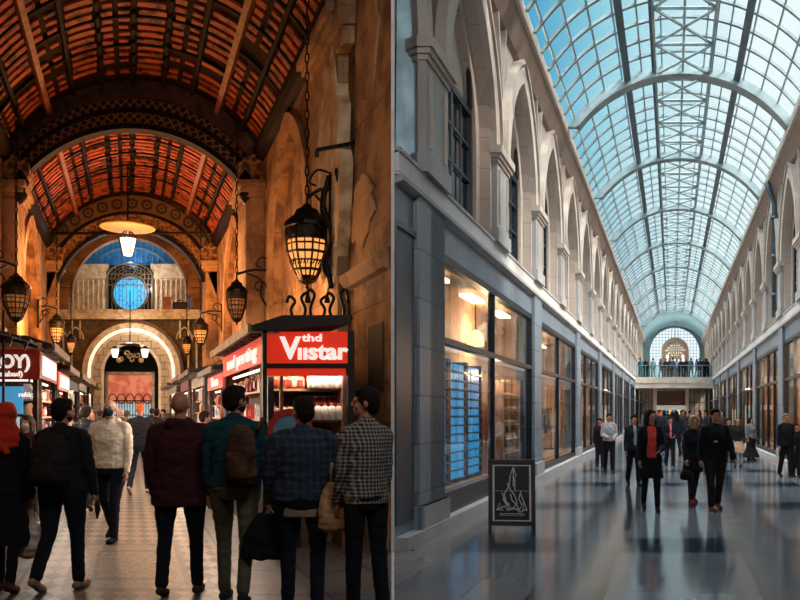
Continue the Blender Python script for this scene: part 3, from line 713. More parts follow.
# ---- lanterns
lglass = {}
amber = mat('amber_lantern_glass', srgb(240, 170, 90), .4, col2=srgb(190, 96, 40), nscale=9, emit=1.05, ecol=srgb(250, 172, 92))
amber_dim = mat('smoked_lantern_glass', srgb(140, 84, 44), .4, col2=srgb(90, 48, 24), nscale=9, emit=.22, ecol=srgb(230, 150, 80))
brass = mat('aged_brass', srgb(64, 42, 24), .45, metal=.6, col2=srgb(26, 18, 12), nscale=14, bump=.4)
def lantern(u, d, h, H, W, label, gm, chain_to, bracket=None, group=None):
    x, y, z = skL(u, d, h-H/2)
    root = empty('lantern', (x, y, z), label, 'lantern', group)
    n = 8; r = W/2
    f = MB()
    def ringz(rr_, z0, t_=.02): f.tube([(x+rr_*math.cos(2*PI*(k+.5)/n), y+rr_*math.sin(2*PI*(k+.5)/n), z+z0*H) for k in range(n)], t_*W*1.6, 6, closed=True)
    lev = [(.38, .10), (.62, .22), (.90, .42), (1.0, .60), (1.0, .72)]
    for rr_, zz in lev: ringz(r*rr_, zz)
    for k in range(n*2):
        a = 2*PI*(k+1)/(n*2); q = 1.0 if k % 2 == 0 else .925
        f.tube([(x+r*q*rr_*math.cos(a), y+r*q*rr_*math.sin(a), z+zz*H) for rr_, zz in lev], .013*W*(2 if k % 2 == 0 else 1.2), 5)
    for z0, z1, r0, r1 in ((.56, .71, .99, 1.01), (.105, .15, .40, .50)):
        f.lathe([(r*r0*.94, z0*H), (r*r0, z0*H), (r*r1, z1*H), (r*r1*.94, z1*H)], (x, y, z), n*2)
    for k in range(n*4):
        a = 2*PI*(k+.5)/(n*4); f.tube([(x+r*.70*math.cos(a), y+r*.70*math.sin(a), z+.27*H), (x+r*.80*math.cos(a+.12), y+r*.80*math.sin(a+.12), z+.33*H)], .016*W, 4)
    ringz(r*.78, .32, .012); ringz(r*.98, .51, .014)
    f.build('frame', brass, root)
    gl = MB(); gl.lathe([(r*rr_*.90, zz*H) for rr_, zz in lev], (x, y, z), n*2); gl.build('glass_panels', gm, root)
    c_ = MB(); c_.lathe([(r*1.0, .70*H), (r*1.10, .715*H), (r*1.08, .76*H), (r*.8, .83*H), (r*.62, .86*H), (r*.5, .93*H), (r*.28, .96*H), (r*.16, 1.0*H)], (x, y, z), 12); c_.build('cap', iron, root, False)
    b_ = MB(); b_.lathe([(r*.04, 0), (r*.10, .02*H), (r*.05, .04*H), (r*.28, .07*H), (r*.42, .11*H)], (x, y, z), 12); b_.build('finial', iron, root)
    ch = MB(); top = chain_to; zc = z+H; nlink = max(3, int((top-zc)/.14))
    for k in range(nlink):
        z0 = zc+(top-zc)*k/nlink; z1 = zc+(top-zc)*(k+1)/nlink; zm = (z0+z1)/2; hl = (z1-z0)*.62
        ax = (1, 0) if k % 2 else (0, 1)
        ch.tube([(x+.028*math.cos(t*PI/4)*ax[0], y+.028*math.cos(t*PI/4)*ax[1], zm+hl*math.sin(t*PI/4)) for t in range(8)], .011, 5, closed=True)
    ch.build('chain', iron, root)
    return root
def vh(u): th = math.asin((u-uc)/R0); return hc0 + R0*math.cos(th) - .12
def bracket(u, d, h, side, lab, scroll=1.0, du=0, extra=False):
    """wrought arm from the wall face to just above the lantern"""
    ue = (WR-du) if side > 0 else (WL+du)
    t = MB(skL); s = side
    L = abs(ue-u)
    t.stube([(ue, d-.45, h), (ue-s*L*.5, d-.22, h+.06), (u, d, h)], .028, 7)
    t.stube([(ue, d-.45, h-.9*scroll), (ue-s*L*.30, d-.4, h-.55*scroll), (ue-s*L*.28, d-.35, h-.2*scroll), (ue-s*L*.7, d-.2, h-.02)], .022, 7)
    t.stube([(ue-s*.02, d-.45, h+.25), (ue-s*.02, d-.45, h-1.1*scroll)], .032, 7)
    c = (ue-s*L*.35, h-.35*scroll)
    t.stube([(c[0]+(.16-.012*k)*math.cos(k*.6)*1.0, d-.38, c[1]+(.16-.012*k)*math.sin(k*.6)) for k in range(13)], .016, 6)
    t.stube([(ue, d-.45, h+.22), (ue-s*.2, d-.4, h+.3), (ue-s*.3, d-.3, h+.16), (ue-s*.2, d-.3, h+.1)], .016, 6)
    if extra:
        t.stube([(ue-.03, d-.5, h-1.1*scroll), (ue-.10, d-.5, h-.8*scroll), (ue-.02, d-.5, h-.5*scroll), (ue-.14, d-.48, h-.2*scroll), (ue-.05, d-.45, h+.2)], .035, 7)
        t.stube([(ue-.05, d-.5, h-1.0*scroll), (ue-.16, d-.55, h-.85*scroll), (ue-.05, d-.6, h-.55*scroll), (ue-.16, d-.5, h-.25*scroll), (ue-.12, d-.4, h)], .026, 7)
        t.stube([(ue, d-.5, h+.05), (ue+.0, d-.7, h+.22), (ue-.05, d-.85, h+.12), (ue, d-.8, h+.0)], .022, 6)
    return tag(t.build('wall_bracket', iron, smooth=True), lab, 'bracket')
lantern(2.655, 12.0, 4.13, 1.27, .66, 'largest lantern, lit glass panels in black metal, hanging above the red corner kiosk', amber, vh(2.655))
bracket(2.655, 12.0, 4.86, 1, 'twisted wrought iron arm reaching from the stone wall to the largest lantern', 1.3, .17, True)
lantern(2.40, 18.0, 4.12, 1.02, .46, 'dim lantern on a long chain above the roof of the printing kiosk', amber_dim, vh(2.4))
bracket(2.40, 18.0, 4.75, 1, 'thin iron arm holding the dim lantern above the printing kiosk', 1.0)
lantern(2.40, 27.2, 4.35, 1.02, .50, 'glowing lantern right of the white arch, the nearer of the two there', amber, vh(2.4)-.3)
lantern(2.10, 29.6, 4.1, .80, .36, 'small glowing lantern just right of the white arch', amber, 6.6)
lantern(-2.42, 17.0, 4.05, 1.10, .54, 'big cage lantern with unlit glass above the kiosk at the left edge', amber_dim, vh(-2.42))
bracket(-2.42, 17.0, 4.75, -1, 'iron arm holding the big unlit cage lantern at the left edge', 1.0)
lantern(-2.38, 26.0, 4.3, 1.10, .46, 'glowing lantern left of the white arch, the nearer of the two there', amber, vh(-2.38)-.3)
bracket(-2.38, 26.0, 5.0, -1, 'iron arm above the glowing lantern left of the white arch', .6)
bracket(2.40, 27.2, 5.0, 1, 'iron arm above the glowing lantern right of the white arch', .6)
lantern(-2.18, 29.6, 4.15, .86, .32, 'small glowing lantern just left of the white arch', amber, 6.6)
# bare bracket high on the near wall
t = MB(skL); t.tube([(WR, 11.0, 5.35), (WR-.45, 11.3, 5.35)], .03, 7); t.tube([(WR-.45, 11.3, 5.35), (WR-.45, 11.3, 5.25)], .03, 7)
tag(t.build('wall_hook', iron), 'short bare iron rod sticking out of the pale wall above the largest lantern', 'hook')
# broken plaster on the near wall and inside the niche
def blob(dc, hc, rd, rh, u0, u1, seed, n=26, mt_=plaster_patch, name='trim_18'):
    random.seed(seed); q = MB(skL)
    pts = [(dc+rd*math.cos(2*PI*i/n)*(1+random.uniform(-.22, .22)), hc+rh*math.sin(2*PI*i/n)*(1+random.uniform(-.15, .15))) for i in range(n)]
    q.slab(pts, 'u', u0, u1); return tag(q.build(name, mt_), kind='structure')
blob(11.75, 5.1, .62, 1.75, WR-.19, WR-.01, 3, mt_=mat('bright_plaster', srgb(226, 200, 160), .85, col2=srgb(170, 132, 92), nscale=3.5, bump=.6)); blob(12.1, 7.4, .42, .6, WR-.05, WR, 5); blob(10.4, 6.5, .5, .8, WR-.03, WR+.02, 9, mt_=st_arch)
blob(14.6, 3.4, .8, .5, WR+.16, WR+.20, 4, mt_=st_arch); blob(10.6, 4.3, .5, .45, WR-.03, WR+.02, 12, mt_=st_arch)
for d, e in ((10.0, 2.2),):
    q = MB(skL); q.box(WR-.01, WR+.01, d-.25, d+.35, 1.9, 2.75); tag(q.build('trim_19', void_dark), kind='structure')
q = MB(skL)
q.box(WR-.26, WR, 10.9, 11.35, 6.95, 7.5); q.box(WR-.34, WR, 10.85, 11.4, 7.5, 7.62); q.box(WR-.2, WR, 10.95, 11.3, 6.7, 6.95)
tag(q.build('trim_20', st_arch, bevel=.02), kind='structure')
# curled iron cresting standing on the corner kiosk roof, boxes on the upper ledge
t = MB(skL)
for k in range(6):
    uu = 2.02+k*.12; s_ = 1 if k % 2 else -1
    t.stube([(uu, 9.9, 2.80), (uu+s_*.03, 9.9, 2.92), (uu-s_*.02, 9.9, 3.02+.04*(k % 3)), (uu+s_*.05, 9.9, 3.08+.04*(k % 3)), (uu+s_*.08, 9.9, 3.0)], .02, 6)
t.tube([(1.95, 9.9, 2.81), (2.75, 9.9, 2.81)], .02, 6)
tag(t.build('iron_cresting', iron, smooth=True), 'curled iron cresting standing on the roof of the red corner kiosk', 'ornament')
t = MB(skL); t.box(1.30, 1.62, 31.45, 31.75, 5.66, 6.16); t.box(1.28, 1.64, 31.43, 31.77, 6.1, 6.18); o = t.build('crate', beam_wood); tag(o, 'brown wooden crate on the upper ledge right of the round blue window', 'crate')
t = MB(skL); t.box(1.70, 2.25, 31.45, 31.75, 5.66, 5.98); o = t.build('equipment_case', iron, bevel=.03); tag(o, 'black equipment case beside the crate on the upper ledge', 'case')
t = MB(skL); t.tube([(1.85, 31.6, 5.98), (1.9, 31.6, 6.06), (2.05, 31.6, 6.06), (2.1, 31.6, 5.98)], .02, 6); t.build('handle', iron, o)
# round dish lamp and gate chandelier
x, y, z = skL(-.07, 25.0, 7.40)
root = empty('pendant_lamp', (x, y, z), 'wide pale dish pendant with a white glass lantern beneath, hanging in mid aisle', 'pendant lamp')
m_ = MB(); m_.lathe([(.1, .16), (.45, .14), (.78, .05), (.84, .0), (.80, -.02), (.3, -.015), (.05, -.01)], (x, y, z), 28); m_.build('dish', mat('beige_dish', srgb(214, 178, 128), .6, col2=srgb(196, 156, 108)), root, True)
m_ = MB(); m_.lathe([(.13, -.86), (.16, -.82), (.27, -.36), (.25, -.33)], (x, y, z), 8); m_.build('glass_panels', mat('white_lantern_glass', srgb(220, 236, 236), .4, emit=1.3, ecol=srgb(206, 238, 240)), root)
m_ = MB()
for k in range(8):
    a = 2*PI*k/8; m_.tube([(x+.145*math.cos(a), y+.145*math.sin(a), z-.88), (x+.285*math.cos(a), y+.285*math.sin(a), z-.33), (x+.1*math.cos(a), y+.1*math.sin(a), z-.1)], .014, 5)
m_.build('frame', iron, root)
m_ = MB(); m_.tube([(x, y, z+.1), (x, y, 9.35)], .03, 6); m_.build('chain', iron, root)
x, y, z = skL(0, 14.0, 0)
x, y, z = skL(-.0, 30.0, 3.95)
root = empty('chandelier', (x, y, z), 'iron chandelier with two white lanterns hanging inside the white arch', 'chandelier')
m_ = MB(); m_.tube([(x, y, z), (x, y, 6.2)], .02, 6); m_.lathe([(.02, .1), (.34, .03), (.38, 0), (.1, -.03), (.03, -.06)], (x, y, z+.22), 16)
m_.tube([(x-.58, y, z+.05), (x-.3, y, z+.0), (x, y, z-.12), (x+.3, y, z+0), (x+.58, y, z+.05)], .022, 6)
for s_ in (-1, 1):
    m_.tube([(x+s_*.1, y, z-.1)]+[(x+s_*(.2+.1*math.cos(k*.7)*(1-k*.07)), y, z-.28+.1*math.sin(k*.7)*(1-k*.07)) for k in range(10)], .022, 6)
m_.build('frame', iron, root)
m_ = MB()
for a_, b_, w_ in ((-.34, -.30, .05), (-.12, -.10, .06), (.10, -.34, .05), (.30, -.16, .045), (.0, -.22, .06)):
    m_.tube([(x+a_+(.13-.012*k)*math.cos(.8*k+a_*9), y-.02, z+b_+(.12-.011*k)*math.sin(.8*k+a_*9)) for k in range(9)], w_*.6, 6)
m_.build('emblem', mat('pale_metal_crest', srgb(170, 176, 166), .5, metal=.3, bump=.8), root, True)
whl = mat('white_lamp_glass', srgb(240, 240, 230), .4, emit=1.2, ecol=srgb(250, 244, 226))
for s_ in (-1, 1):
    m_ = MB(); m_.lathe([(.06, -.16), (.10, -.14), (.155, .12), (.15, .16)], (x+s_*.56, y, z-.10), 8); ll = m_.build('lamp_glass', whl, root)
    m_ = MB(); m_.lathe([(.18, 0), (.1, .07), (.03, .12)], (x+s_*.56, y, z+.06), 8); m_.build('lamp_cap', iron, ll)
    m_ = MB(); m_.ell((x+s_*.42, y, z-.36), (.10, .10, .10), 10, 7); m_.build('globe', cream, root, True)
# ------------------------------------------------------------------ kiosks
red_sign = mat('red_lit_sign', srgb(214, 44, 28), .4, col2=srgb(200, 36, 24), emit=.52, ecol=srgb(240, 52, 24))
red_dark = mat('dark_red_board', srgb(120, 26, 20), .5, col2=srgb(96, 20, 16), emit=.10, ecol=srgb(190, 40, 28))
white_lit = mat('white_lit_letters', srgb(240, 236, 230), .4, emit=.75, ecol=srgb(255, 246, 236))
kiosk_dark = mat('kiosk_dark_metal', srgb(34, 27, 23), .5, metal=.2, bump=.1)
kiosk_in = mat('kiosk_back_panel', srgb(120, 84, 62), .7, col2=srgb(84, 54, 40))
canvas = mat('grey_canopy', srgb(150, 130, 108), .5, col2=srgb(48, 42, 38), nscale=10)
shelf_m = mat('shelf_board', srgb(190, 150, 120), .6)
tube_light = mat('tube_light', (1, .9, .78, 1), .5, emit=1.6, ecol=(1, .86, .70))
panel_white = mat('white_lit_panel', srgb(240, 236, 226), .5, emit=.7, ecol=(1, .95, .86))
def text_mesh(txt, size, m, parent, O, X, Z, name='lettering', bold=.012, ext=.01, align='CENTER', sx=1.0):
    cu = bpy.data.curves.new('t', 'FONT'); cu.body = txt; cu.size = size; cu.extrude = ext; cu.offset = bold*size; cu.align_x = align; cu.align_y = 'CENTER'
    o = bpy.data.objects.new('t', cu); C.objects.link(o)
    me = bpy.data.meshes.new_from_object(o.evaluated_get(bpy.context.evaluated_depsgraph_get())); bpy.data.objects.remove(o)
    X = Vector(X).normalized(); Z = Vector(Z).normalized(); Y = X.cross(Z)
    n = Y*-1                                # text's own +Z faces the reader: X x up
    org = worldloc(parent)
    for v in me.vertices:
        p = Vector(O) + X*v.co.x*sx + Z*v.co.y + (X.cross(Z))*v.co.z
        v.co = p - org
    me.name = name; me.materials.clear(); me.materials.append(m)
    q = bpy.data.objects.new(name, me); C.objects.link(q); q.parent = parent
    return q
def kiosk(side, ui, uo, d0, d1, top, lab, signh=.32, sm=red_sign, roof_over=.22, txt=None, shelves=4, group=None, front=True, white=False):
    s = side
    x, y, z = skL((ui+uo)/2, d0, 0)
    root = empty('kiosk', (x, y, 0), lab, 'kiosk', group)
    a, b = min(ui, uo), max(ui, uo)
    for uu in (ui, uo):
        for dd in (d0, d1-.07):
            p = MB(skL); p.box(min(uu, uu-s*-.07), max(uu, uu-s*-.07), dd, dd+.07, 0, top); p.build('post', kiosk_dark, root)
    p = MB(skL); p.box(a, b, d0+.55, d0+.60, 0, top-.02) if front else None
    p.box(min(uo-s*.06, uo), max(uo-s*.06, uo), d0, d1, 0, top); p.box(min(ui+s*.42, ui+s*.46), max(ui+s*.42, ui+s*.46), d0+.5, d1, 0, top); p.build('back_panel', kiosk_in, root)
    p = MB(skL); p.box(min(ui+s*.03, ui+s*.42), max(ui+s*.03, ui+s*.42), d0+.1, d1-.1, 0, .75); p.build('cabinet', kiosk_dark, root)
    r = MB(skL)
    o_ = roof_over
    prof = [(ui-s*o_, top+.03), (ui-s*o_, top+.08), (ui+s*.15, top+.20), (uo, top+.20), (uo, top+.1), (ui, top+.02)]
    r.extr(prof, d0-.12, d1+.02); r.build('roof', kiosk_dark, root)
    r = MB(skL); 
    for k in range(int((d1-d0)/.35)): r.box(min(ui-s*(o_+.02), ui+s*.12), max(ui-s*(o_+.02), ui+s*.12), d0-.1+k*.35, d0-.06+k*.35, top-.01, top+.03)
    r.box(min(ui-s*(o_+.04), ui-s*o_), max(ui-s*(o_+.04), ui-s*o_), d0-.12, d1, top-.01, top+.10); r.build('canopy_trim', canvas, root)
    p = MB(skL); p.box(min(ui-s*.03, ui), max(ui-s*.03, ui), d0, d1, top-signh, top-.01); sb = p.build('sign_board', sm, root)
    if white:
        p = MB(skL); p.box(min(ui-s*.05, ui-s*.03), max(ui-s*.05, ui-s*.03), d0+.3, d1-.4, top-signh+.05, top-.06); p.build('lit_panel', panel_white, sb)
    if txt:
        for tt, dc, sz in txt:
            O = skL(ui-s*.045, dc, top-signh*.52)
            X = (-KL*s, -s*1.0, 0) if s > 0 else (KL, 1, 0)
            if s > 0: X = (-KL, -1, 0)
            text_mesh(tt, sz, white_lit, sb, O, X, (0, 0, 1), sx=2.5, bold=.008)
    for k in range(shelves):
        zz = .78+(top-signh-.95)*k/max(1, shelves-1)*.88
        p = MB(skL); p.box(min(ui+s*.06, ui+s*.42), max(ui+s*.06, ui+s*.42), d0+.08, d1-.08, zz-.025, zz)
        if front: p.box(a+.08, b-.08, d0+.12, d0+.55, zz-.025, zz)
        p.build('shelf', shelf_m, root)
    p = MB(skL); p.box(min(ui+s*.10, ui+s*.14), max(ui+s*.10, ui+s*.14), d0+.3, d1-.3, top-signh-.05, top-signh-.02); p.box(a+.15, b-.15, d0+.08, d0+.12, top-signh-.05, top-signh-.02); p.build('lamp_tube', tube_light, root)
    return root
K1T = 2.6
k1 = kiosk(1, 1.66, 2.62, 9.62, 14.0, K1T, 'corner kiosk with a bright red lit sign and shelves of white and red packages', .34, txt=[('nnd pr\u0131rting', 11.75, .27)], shelves=4)
p = MB(skL); p.box(1.60, 2.62, 9.56, 9.62, K1T-.37, K1T+.01); fs = p.build('sign_board', red_sign, k1)
p = MB(skL); p.box(1.60, 2.62, 9.54, 9.62, K1T-.43, K1T-.37); p.box(1.58, 1.63, 9.52, 9.62, 0, K1T+.02); p.box(2.60, 2.68, 9.55, 9.62, 0, K1T+.02); p.build('sign_rail', kiosk_dark, k1)
p = MB(skL); p.box(1.64, 2.58, 9.56, 9.60, K1T-.52, K1T-.43); p.build('valance', red_sign, k1)
p = MB(skL); p.box(1.80, 1.84, 9.60, 9.66, 0, 2.1); p.build('post', beam_wood, k1)
X1 = (1, 0, 0)
def ft(txt, px, py, sz, sx=1.0, b=.02):
    u = (px-400)*9.53/800; text_mesh(txt, sz, white_lit, fs, (u, 9.545, HN+(412-py)*9.53/800), X1, (0, 0, 1), bold=b, sx=sx)
ft('V', 290, 349, .36, 1.0, .035); ft('\u0131\u0131star', 322, 352, .27, 1.12, .035); ft('thd', 312, 338, .12, 1.5, .03)
# second front: canopy over the sign
k2 = kiosk(1, 1.70, 2.6, 14.4, 17.2, 2.38, 'second kiosk on the right with a smaller red sign', .28, txt=[('Vuun', 15.7, .25)], shelves=5)
k3 = kiosk(1, 1.66, 2.6, 17.8, 21.2, 2.5, 'third kiosk on the right with pale lit shelves', .25, sm=cream, shelves=5, roof_over=.35)
k4 = kiosk(1, 1.62, 2.6, 21.8, 25.2, 2.55, 'fourth kiosk on the right, half way down the aisle', .28, sm=red_dark, shelves=4, roof_over=.3)
k5 = kiosk(1, 1.5, 2.6, 25.8, 30.4, 2.5, 'last kiosk on the right before the white arch', .22, sm=cream, shelves=4, roof_over=.3)
j1 = kiosk(-1, -1.34, -2.85, 11.6, 14.4, 2.55, 'left corner kiosk with a dark red board and a white lit panel', .40, sm=red_dark, shelves=5, white=True)
p = MB(skL); p.box(-2.85, -1.30, 11.52, 11.6, 2.12, 2.56); fs2 = p.build('sign_board', red_dark, j1)
u = lambda px, d: (px-400)*d/800
text_mesh('ROY)', .26, white_lit, fs2, (u(10, 11.5), 11.505, HN+(412-362)*11.5/800), X1, (0, 0, 1), bold=.03, sx=.95)
text_mesh('(atelabad)', .11, white_lit, fs2, (u(6, 11.5), 11.505, HN+(412-374)*11.5/800), X1, (0, 0, 1), bold=.01, sx=1.1)
p = MB(skL); p.box(-2.85, -1.26, 11.40, 11.6, 2.56, 2.64); p.build('roof_edge', mat('pale_roof_edge', srgb(206, 160, 104), .5), j1)
p = MB(skL); p.box(-2.3, -1.55, 11.56, 11.62, 1.62, 2.02); pp = p.build('poster', mat('blue_lit_poster', srgb(46, 120, 168), .4, emit=.8, ecol=srgb(70, 150, 196)), j1)
text_mesh('reltic', .10, white_lit, pp, (u(24, 11.5), 11.553, 1.9), X1, (0, 0, 1))
p = MB(skL); p.box(-2.2, -1.6, 11.54, 11.60, 1.25, 1.58); p.build('display_case', mat('pale_blue_case', srgb(150, 190, 205), .3, emit=.6, ecol=srgb(180, 214, 226)), j1)
j2 = kiosk(-1, -1.36, -2.85, 14.9, 17.6, 2.42, 'second kiosk on the left with a narrow lit white panel', .34, sm=red_sign, shelves=5, white=True)
j3 = kiosk(-1, -1.45, -2.8, 18.2, 22.0, 2.42, 'third kiosk on the left beneath a dark canopy', .22, sm=kiosk_dark, shelves=5, roof_over=.35)
j4 = kiosk(-1, -1.45, -2.8, 22.6, 26.2, 2.5, 'fourth kiosk on the left, half way down the aisle', .22, sm=cream, shelves=4, roof_over=.3)
j5 = kiosk(-1, -1.4, -2.8, 26.8, 30.4, 2.5, 'last kiosk on the left before the white arch', .22, sm=kiosk_dark, shelves=4, roof_over=.3)
# dark awning with a pole at the left edge
x, y, z = skL(-1.72, 11.0, 0)
aw = empty('awning', (x, y, 0), 'dark slatted awning on a thin pole cut by the left edge above the lettered kiosk', 'awning')
p = MB(skL); p.tube([(-1.74, 11.0, 0), (-1.74, 11.0, 3.05)], .02, 8); p.build('pole', iron, aw)
p = MB(skL)
for k in range(12):
    uu = -2.9+k*.135; p.slab([(uu, 3.07-(k)*.040+.0), (uu+.12, 3.04-(k)*.040), (uu+.12, 3.01-(k)*.040), (uu, 3.04-k*.040)], 'd', 10.4, 11.3)
p.slab([(-2.9, 3.05), (-1.25, 2.55), (-1.25, 2.51), (-2.9, 3.0)], 'd', 10.9, 10.95)
for k in range(8): p.slab([(-2.8+k*.2, 3.0-k*.06), (-2.72+k*.2, 2.98-k*.06), (-2.76+k*.2, 2.86-k*.06)], 'd', 10.38, 10.42)
p.build('slatted_cover', kiosk_dark, aw)
# merchandise: prototypes then copies
def proto(name, parts, label, cat):
    root = None
    for i, (nm, mb, m_, sm_) in enumerate(parts):
        o = mb.build(nm if root else name, m_, root, sm_, local=True)
        if root is None: root = o; tag(o, label, cat)
    return root
def gm(c, e=0): return mat('goods_%d_%d_%d' % c, srgb(*c), .35, col2=srgb(*[int(v*.85) for v in c]), nscale=8, emit=e)
b1 = MB(); b1.lathe([(.06, 0), (.085, .02), (.088, .2), (.07, .27), (.03, .30)], n=14); b1c = MB(); b1c.lathe([(.035, .30), (.035, .34), (.02, .35)], n=10)
P_roll = proto('paper_roll', [('', b1, gm((226, 214, 198)), True), ('cap', b1c, gm((190, 60, 44)), True)], 'x', 'roll')
b2 = MB(); b2.lathe([(.045, 0), (.05, .02), (.05, .12), (.025, .16), (.025, .18)], n=12); b2c = MB(); b2c.lathe([(.03, .18), (.03, .205)], n=10)
P_jar = proto('sauce_bottle', [('', b2, gm((186, 44, 30)), True), ('cap', b2c, gm((222, 206, 186)), True)], 'x', 'bottle')
b3 = MB(); b3.loft([(0, 0, 0, .085, .05), (0, 0, .05, .10, .07), (0, 0, .17, .095, .06), (0, 0, .22, .05, .03)], 12); b3c = MB(); b3c.box(-.05, .05, -.078, -.066, .05, .15)
P_pack = proto('snack_packet', [('', b3, gm((214, 160, 120)), True), ('label_patch', b3c, gm((190, 58, 46)), False)], 'x', 'packet')
b4 = MB(); b4.box(-.07, .07, -.04, .04, 0, .20); b4c = MB(); b4c.box(-.055, .055, -.046, -.04, .05, .14)
P_box = proto('boxed_goods', [('', b4, gm((200, 196, 190)), False), ('label_patch', b4c, gm((58, 110, 140)), False)], 'x', 'box')
b5 = MB(); b5.box(-.07, .07, -.04, .04, 0, .16); b5c = MB(); b5c.box(-.055, .055, -.046, -.04, .04, .12)
P_boxr = proto('boxed_goods', [('', b5, gm((186, 52, 40)), False), ('label_patch', b5c, gm((232, 216, 200)), False)], 'x', 'box')
P_boxr['label'] = 'x'
PRs = [P_roll, P_jar, P_pack, P_box, P_boxr]
protos_loc = [skL(2.2, 12, 1)]*5
used = set()
def put(P, u_, d_, h_, label, group, rz=0, sc=1.0):
    loc = skL(u_, d_, h_)
    if id(P) not in used:
        used.add(id(P)); o = P
        o.location = loc; o.rotation_euler = (0, 0, rz)
    else: o = clone(P, loc, rz=rz)
    o['label'] = label; o['group'] = group; o.scale = (sc, sc, sc)
    return o
rnd = random.Random(11)
def zs(top, signh, n): return [.78+(top-signh-.95)*k/max(1, n-1)*.88 for k in range(n)]
Z1 = zs(K1T, .34, 4)
# front of the corner kiosk (what faces the camera)
for k, zz in enumerate(Z1):
    for i in range(9):
        uu = 1.74+i*.100
        if k == 3 or k == 2:
            if i >= 4:
                if (i-4) < 5: put(P_roll, 2.20+.085*(i-4), 9.72, zz, 'fat white roll with a red cap on the front shelves of the corner kiosk', 'white rolls on the corner kiosk', sc=.60)
            else: put(P_pack, 1.76+i*.10, 9.74, zz, 'beige packet on the front shelves of the corner kiosk, left side', 'beige packets on the corner kiosk', rnd.uniform(-.3, .3), .75)
        elif k == 1: put(P_jar, uu, 9.74, zz, 'small red bottle on a lower front shelf of the corner kiosk', 'red bottles on the corner kiosk front', 0, 1.1); 
        else: put(P_boxr, uu, 9.74, zz, 'red box on the lowest front shelf of the corner kiosk', 'red boxes low on the corner kiosk', rnd.uniform(-.3, .3))
for zz in (Z1[2], Z1[3]):
    for i in range(7): put(P_jar, 2.16+i*.066, 9.98, zz+.10, 'red bottle behind the white rolls of the corner kiosk', 'red bottles behind the rolls', 0, 1.0)
# red prize hoop with a blue disc beside the counter
x, y, z = skL(1.9, 9.5, 1.42)
hoop = empty('round_mirror', (x, y, z), 'red arched display with a pale blue round mirror at the front of the corner kiosk', 'mirror')
p = MB(); p.ring([(x+.20*math.cos(t*PI/12), z+.2*math.sin(t*PI/12)) for t in range(24)], [(x+.27*math.cos(t*PI/12), z+.27*math.sin(t*PI/12)) for t in range(24)], 'd', y, y+.05, close=True); p.build('rim', red_dark, hoop)
p = MB(); p.slab([(x+.2*math.cos(t*PI/12), z+.2*math.sin(t*PI/12)) for t in range(24)], 'd', y+.02, y+.04); p.build('disc', mat('pale_blue_disc', srgb(110, 150, 180), .25), hoop)
def stock(side, ui, d0, d1, top, signh, n, which, step, lab):
    for k, zz in enumerate(zs(top, signh, n)):
        dd = d0+.18
        while dd < d1-.15:
            P = which[(k + int(dd*1.3)) % len(which)] if rnd.random() < .8 else rnd.choice(which)
            kind = {id(P_roll): ('pale roll', 'rolls'), id(P_jar): ('red bottle', 'bottles'), id(P_pack): ('orange beige packet', 'packets'), id(P_box): ('pale box with a blue patch', 'pale boxes'), id(P_boxr): ('red box', 'red boxes')}[id(P)]
            put(P, ui+side*rnd.uniform(.13, .2), dd, zz, '%s on the aisle shelves of the %s' % (kind[0], lab), '%s on the %s' % (kind[1], lab), side*PI/2*(-1)+rnd.uniform(-.2, .2)+.33, rnd.uniform(.85, 1.15))
            dd += step*rnd.uniform(.85, 1.2)
stock(1, 1.66, 9.9, 14.0, K1T, .34, 4, [P_box, P_boxr, P_jar, P_pack], .21, 'corner kiosk')
stock(1, 1.70, 14.4, 17.2, 2.38, .28, 5, [P_box, P_pack, P_jar], .27, 'second right kiosk')
stock(1, 1.66, 17.8, 21.2, 2.5, .25, 5, [P_box, P_boxr, P_roll], .36, 'third right kiosk')
stock(1, 1.62, 21.8, 25.2, 2.55, .28, 4, [P_pack, P_box], .5, 'fourth right kiosk')
stock(-1, -1.34, 11.7, 14.4, 2.55, .40, 5, [P_jar, P_boxr, P_pack, P_box], .22, 'left corner kiosk')
stock(-1, -1.36, 14.9, 17.6, 2.42, .34, 5, [P_box, P_jar, P_pack], .27, 'second left kiosk')
stock(-1, -1.45, 18.2, 22.0, 2.42, .22, 5, [P_boxr, P_box, P_roll], .4, 'third left kiosk')
stock(-1, -1.45, 22.6, 26.2, 2.5, .22, 4, [P_box, P_pack], .5, 'fourth left kiosk')
for k, zz in enumerate(zs(2.55, .40, 5)):
    for i in range(5): 
        if k < 2 or i > 9: put(P_jar, -1.5-i*.12, 11.72, zz, 'red bottle on the front shelves of the left corner kiosk', 'red bottles on the left kiosk front', 0, 1.0)
# shop at the end of the passage: red poster board, lit grille gate
x, y, z = skL(0, 33.4, 0)
pb = empty('poster_board', (x, y, 0), 'pink red picture board above a lit barred gate at the bazaar end', 'shop front')
p = MB(skL); p.box(-.95, .95, 33.4, 33.5, 2.0, 3.2); p.build('board', mat('red_mural', srgb(196, 96, 78), .6, col2=srgb(224, 176, 150), nscale=2.4, emit=.55, ecol=srgb(196, 104, 84), contrast=(.42, .56)), pb)
p = MB(skL)
p.box(-1.0, 1.0, 33.30, 33.4, 3.2, 3.32); p.box(-1.02, -.9, 33.3, 33.4, 0, 3.3); p.box(.9, 1.02, 33.3, 33.4, 0, 3.3); p.build('frame', cream, pb)
p = MB(skL)
for i in range(17): p.box(-.9+i*.112-.014, -.9+i*.112+.014, 33.3, 33.34, 0, 2.15)
for zz in (.6, 1.5, 2.1): p.box(-.9, .9, 33.29, 33.33, zz, zz+.04)
for i in range(5): p.tube([(-.72+.36*i+.16*math.cos(t*PI/8), 33.3, 2.2+.2*math.sin(t*PI/8)) for t in range(16)], .02, 5, closed=True)
p.build('grille_gate', iron, pb)
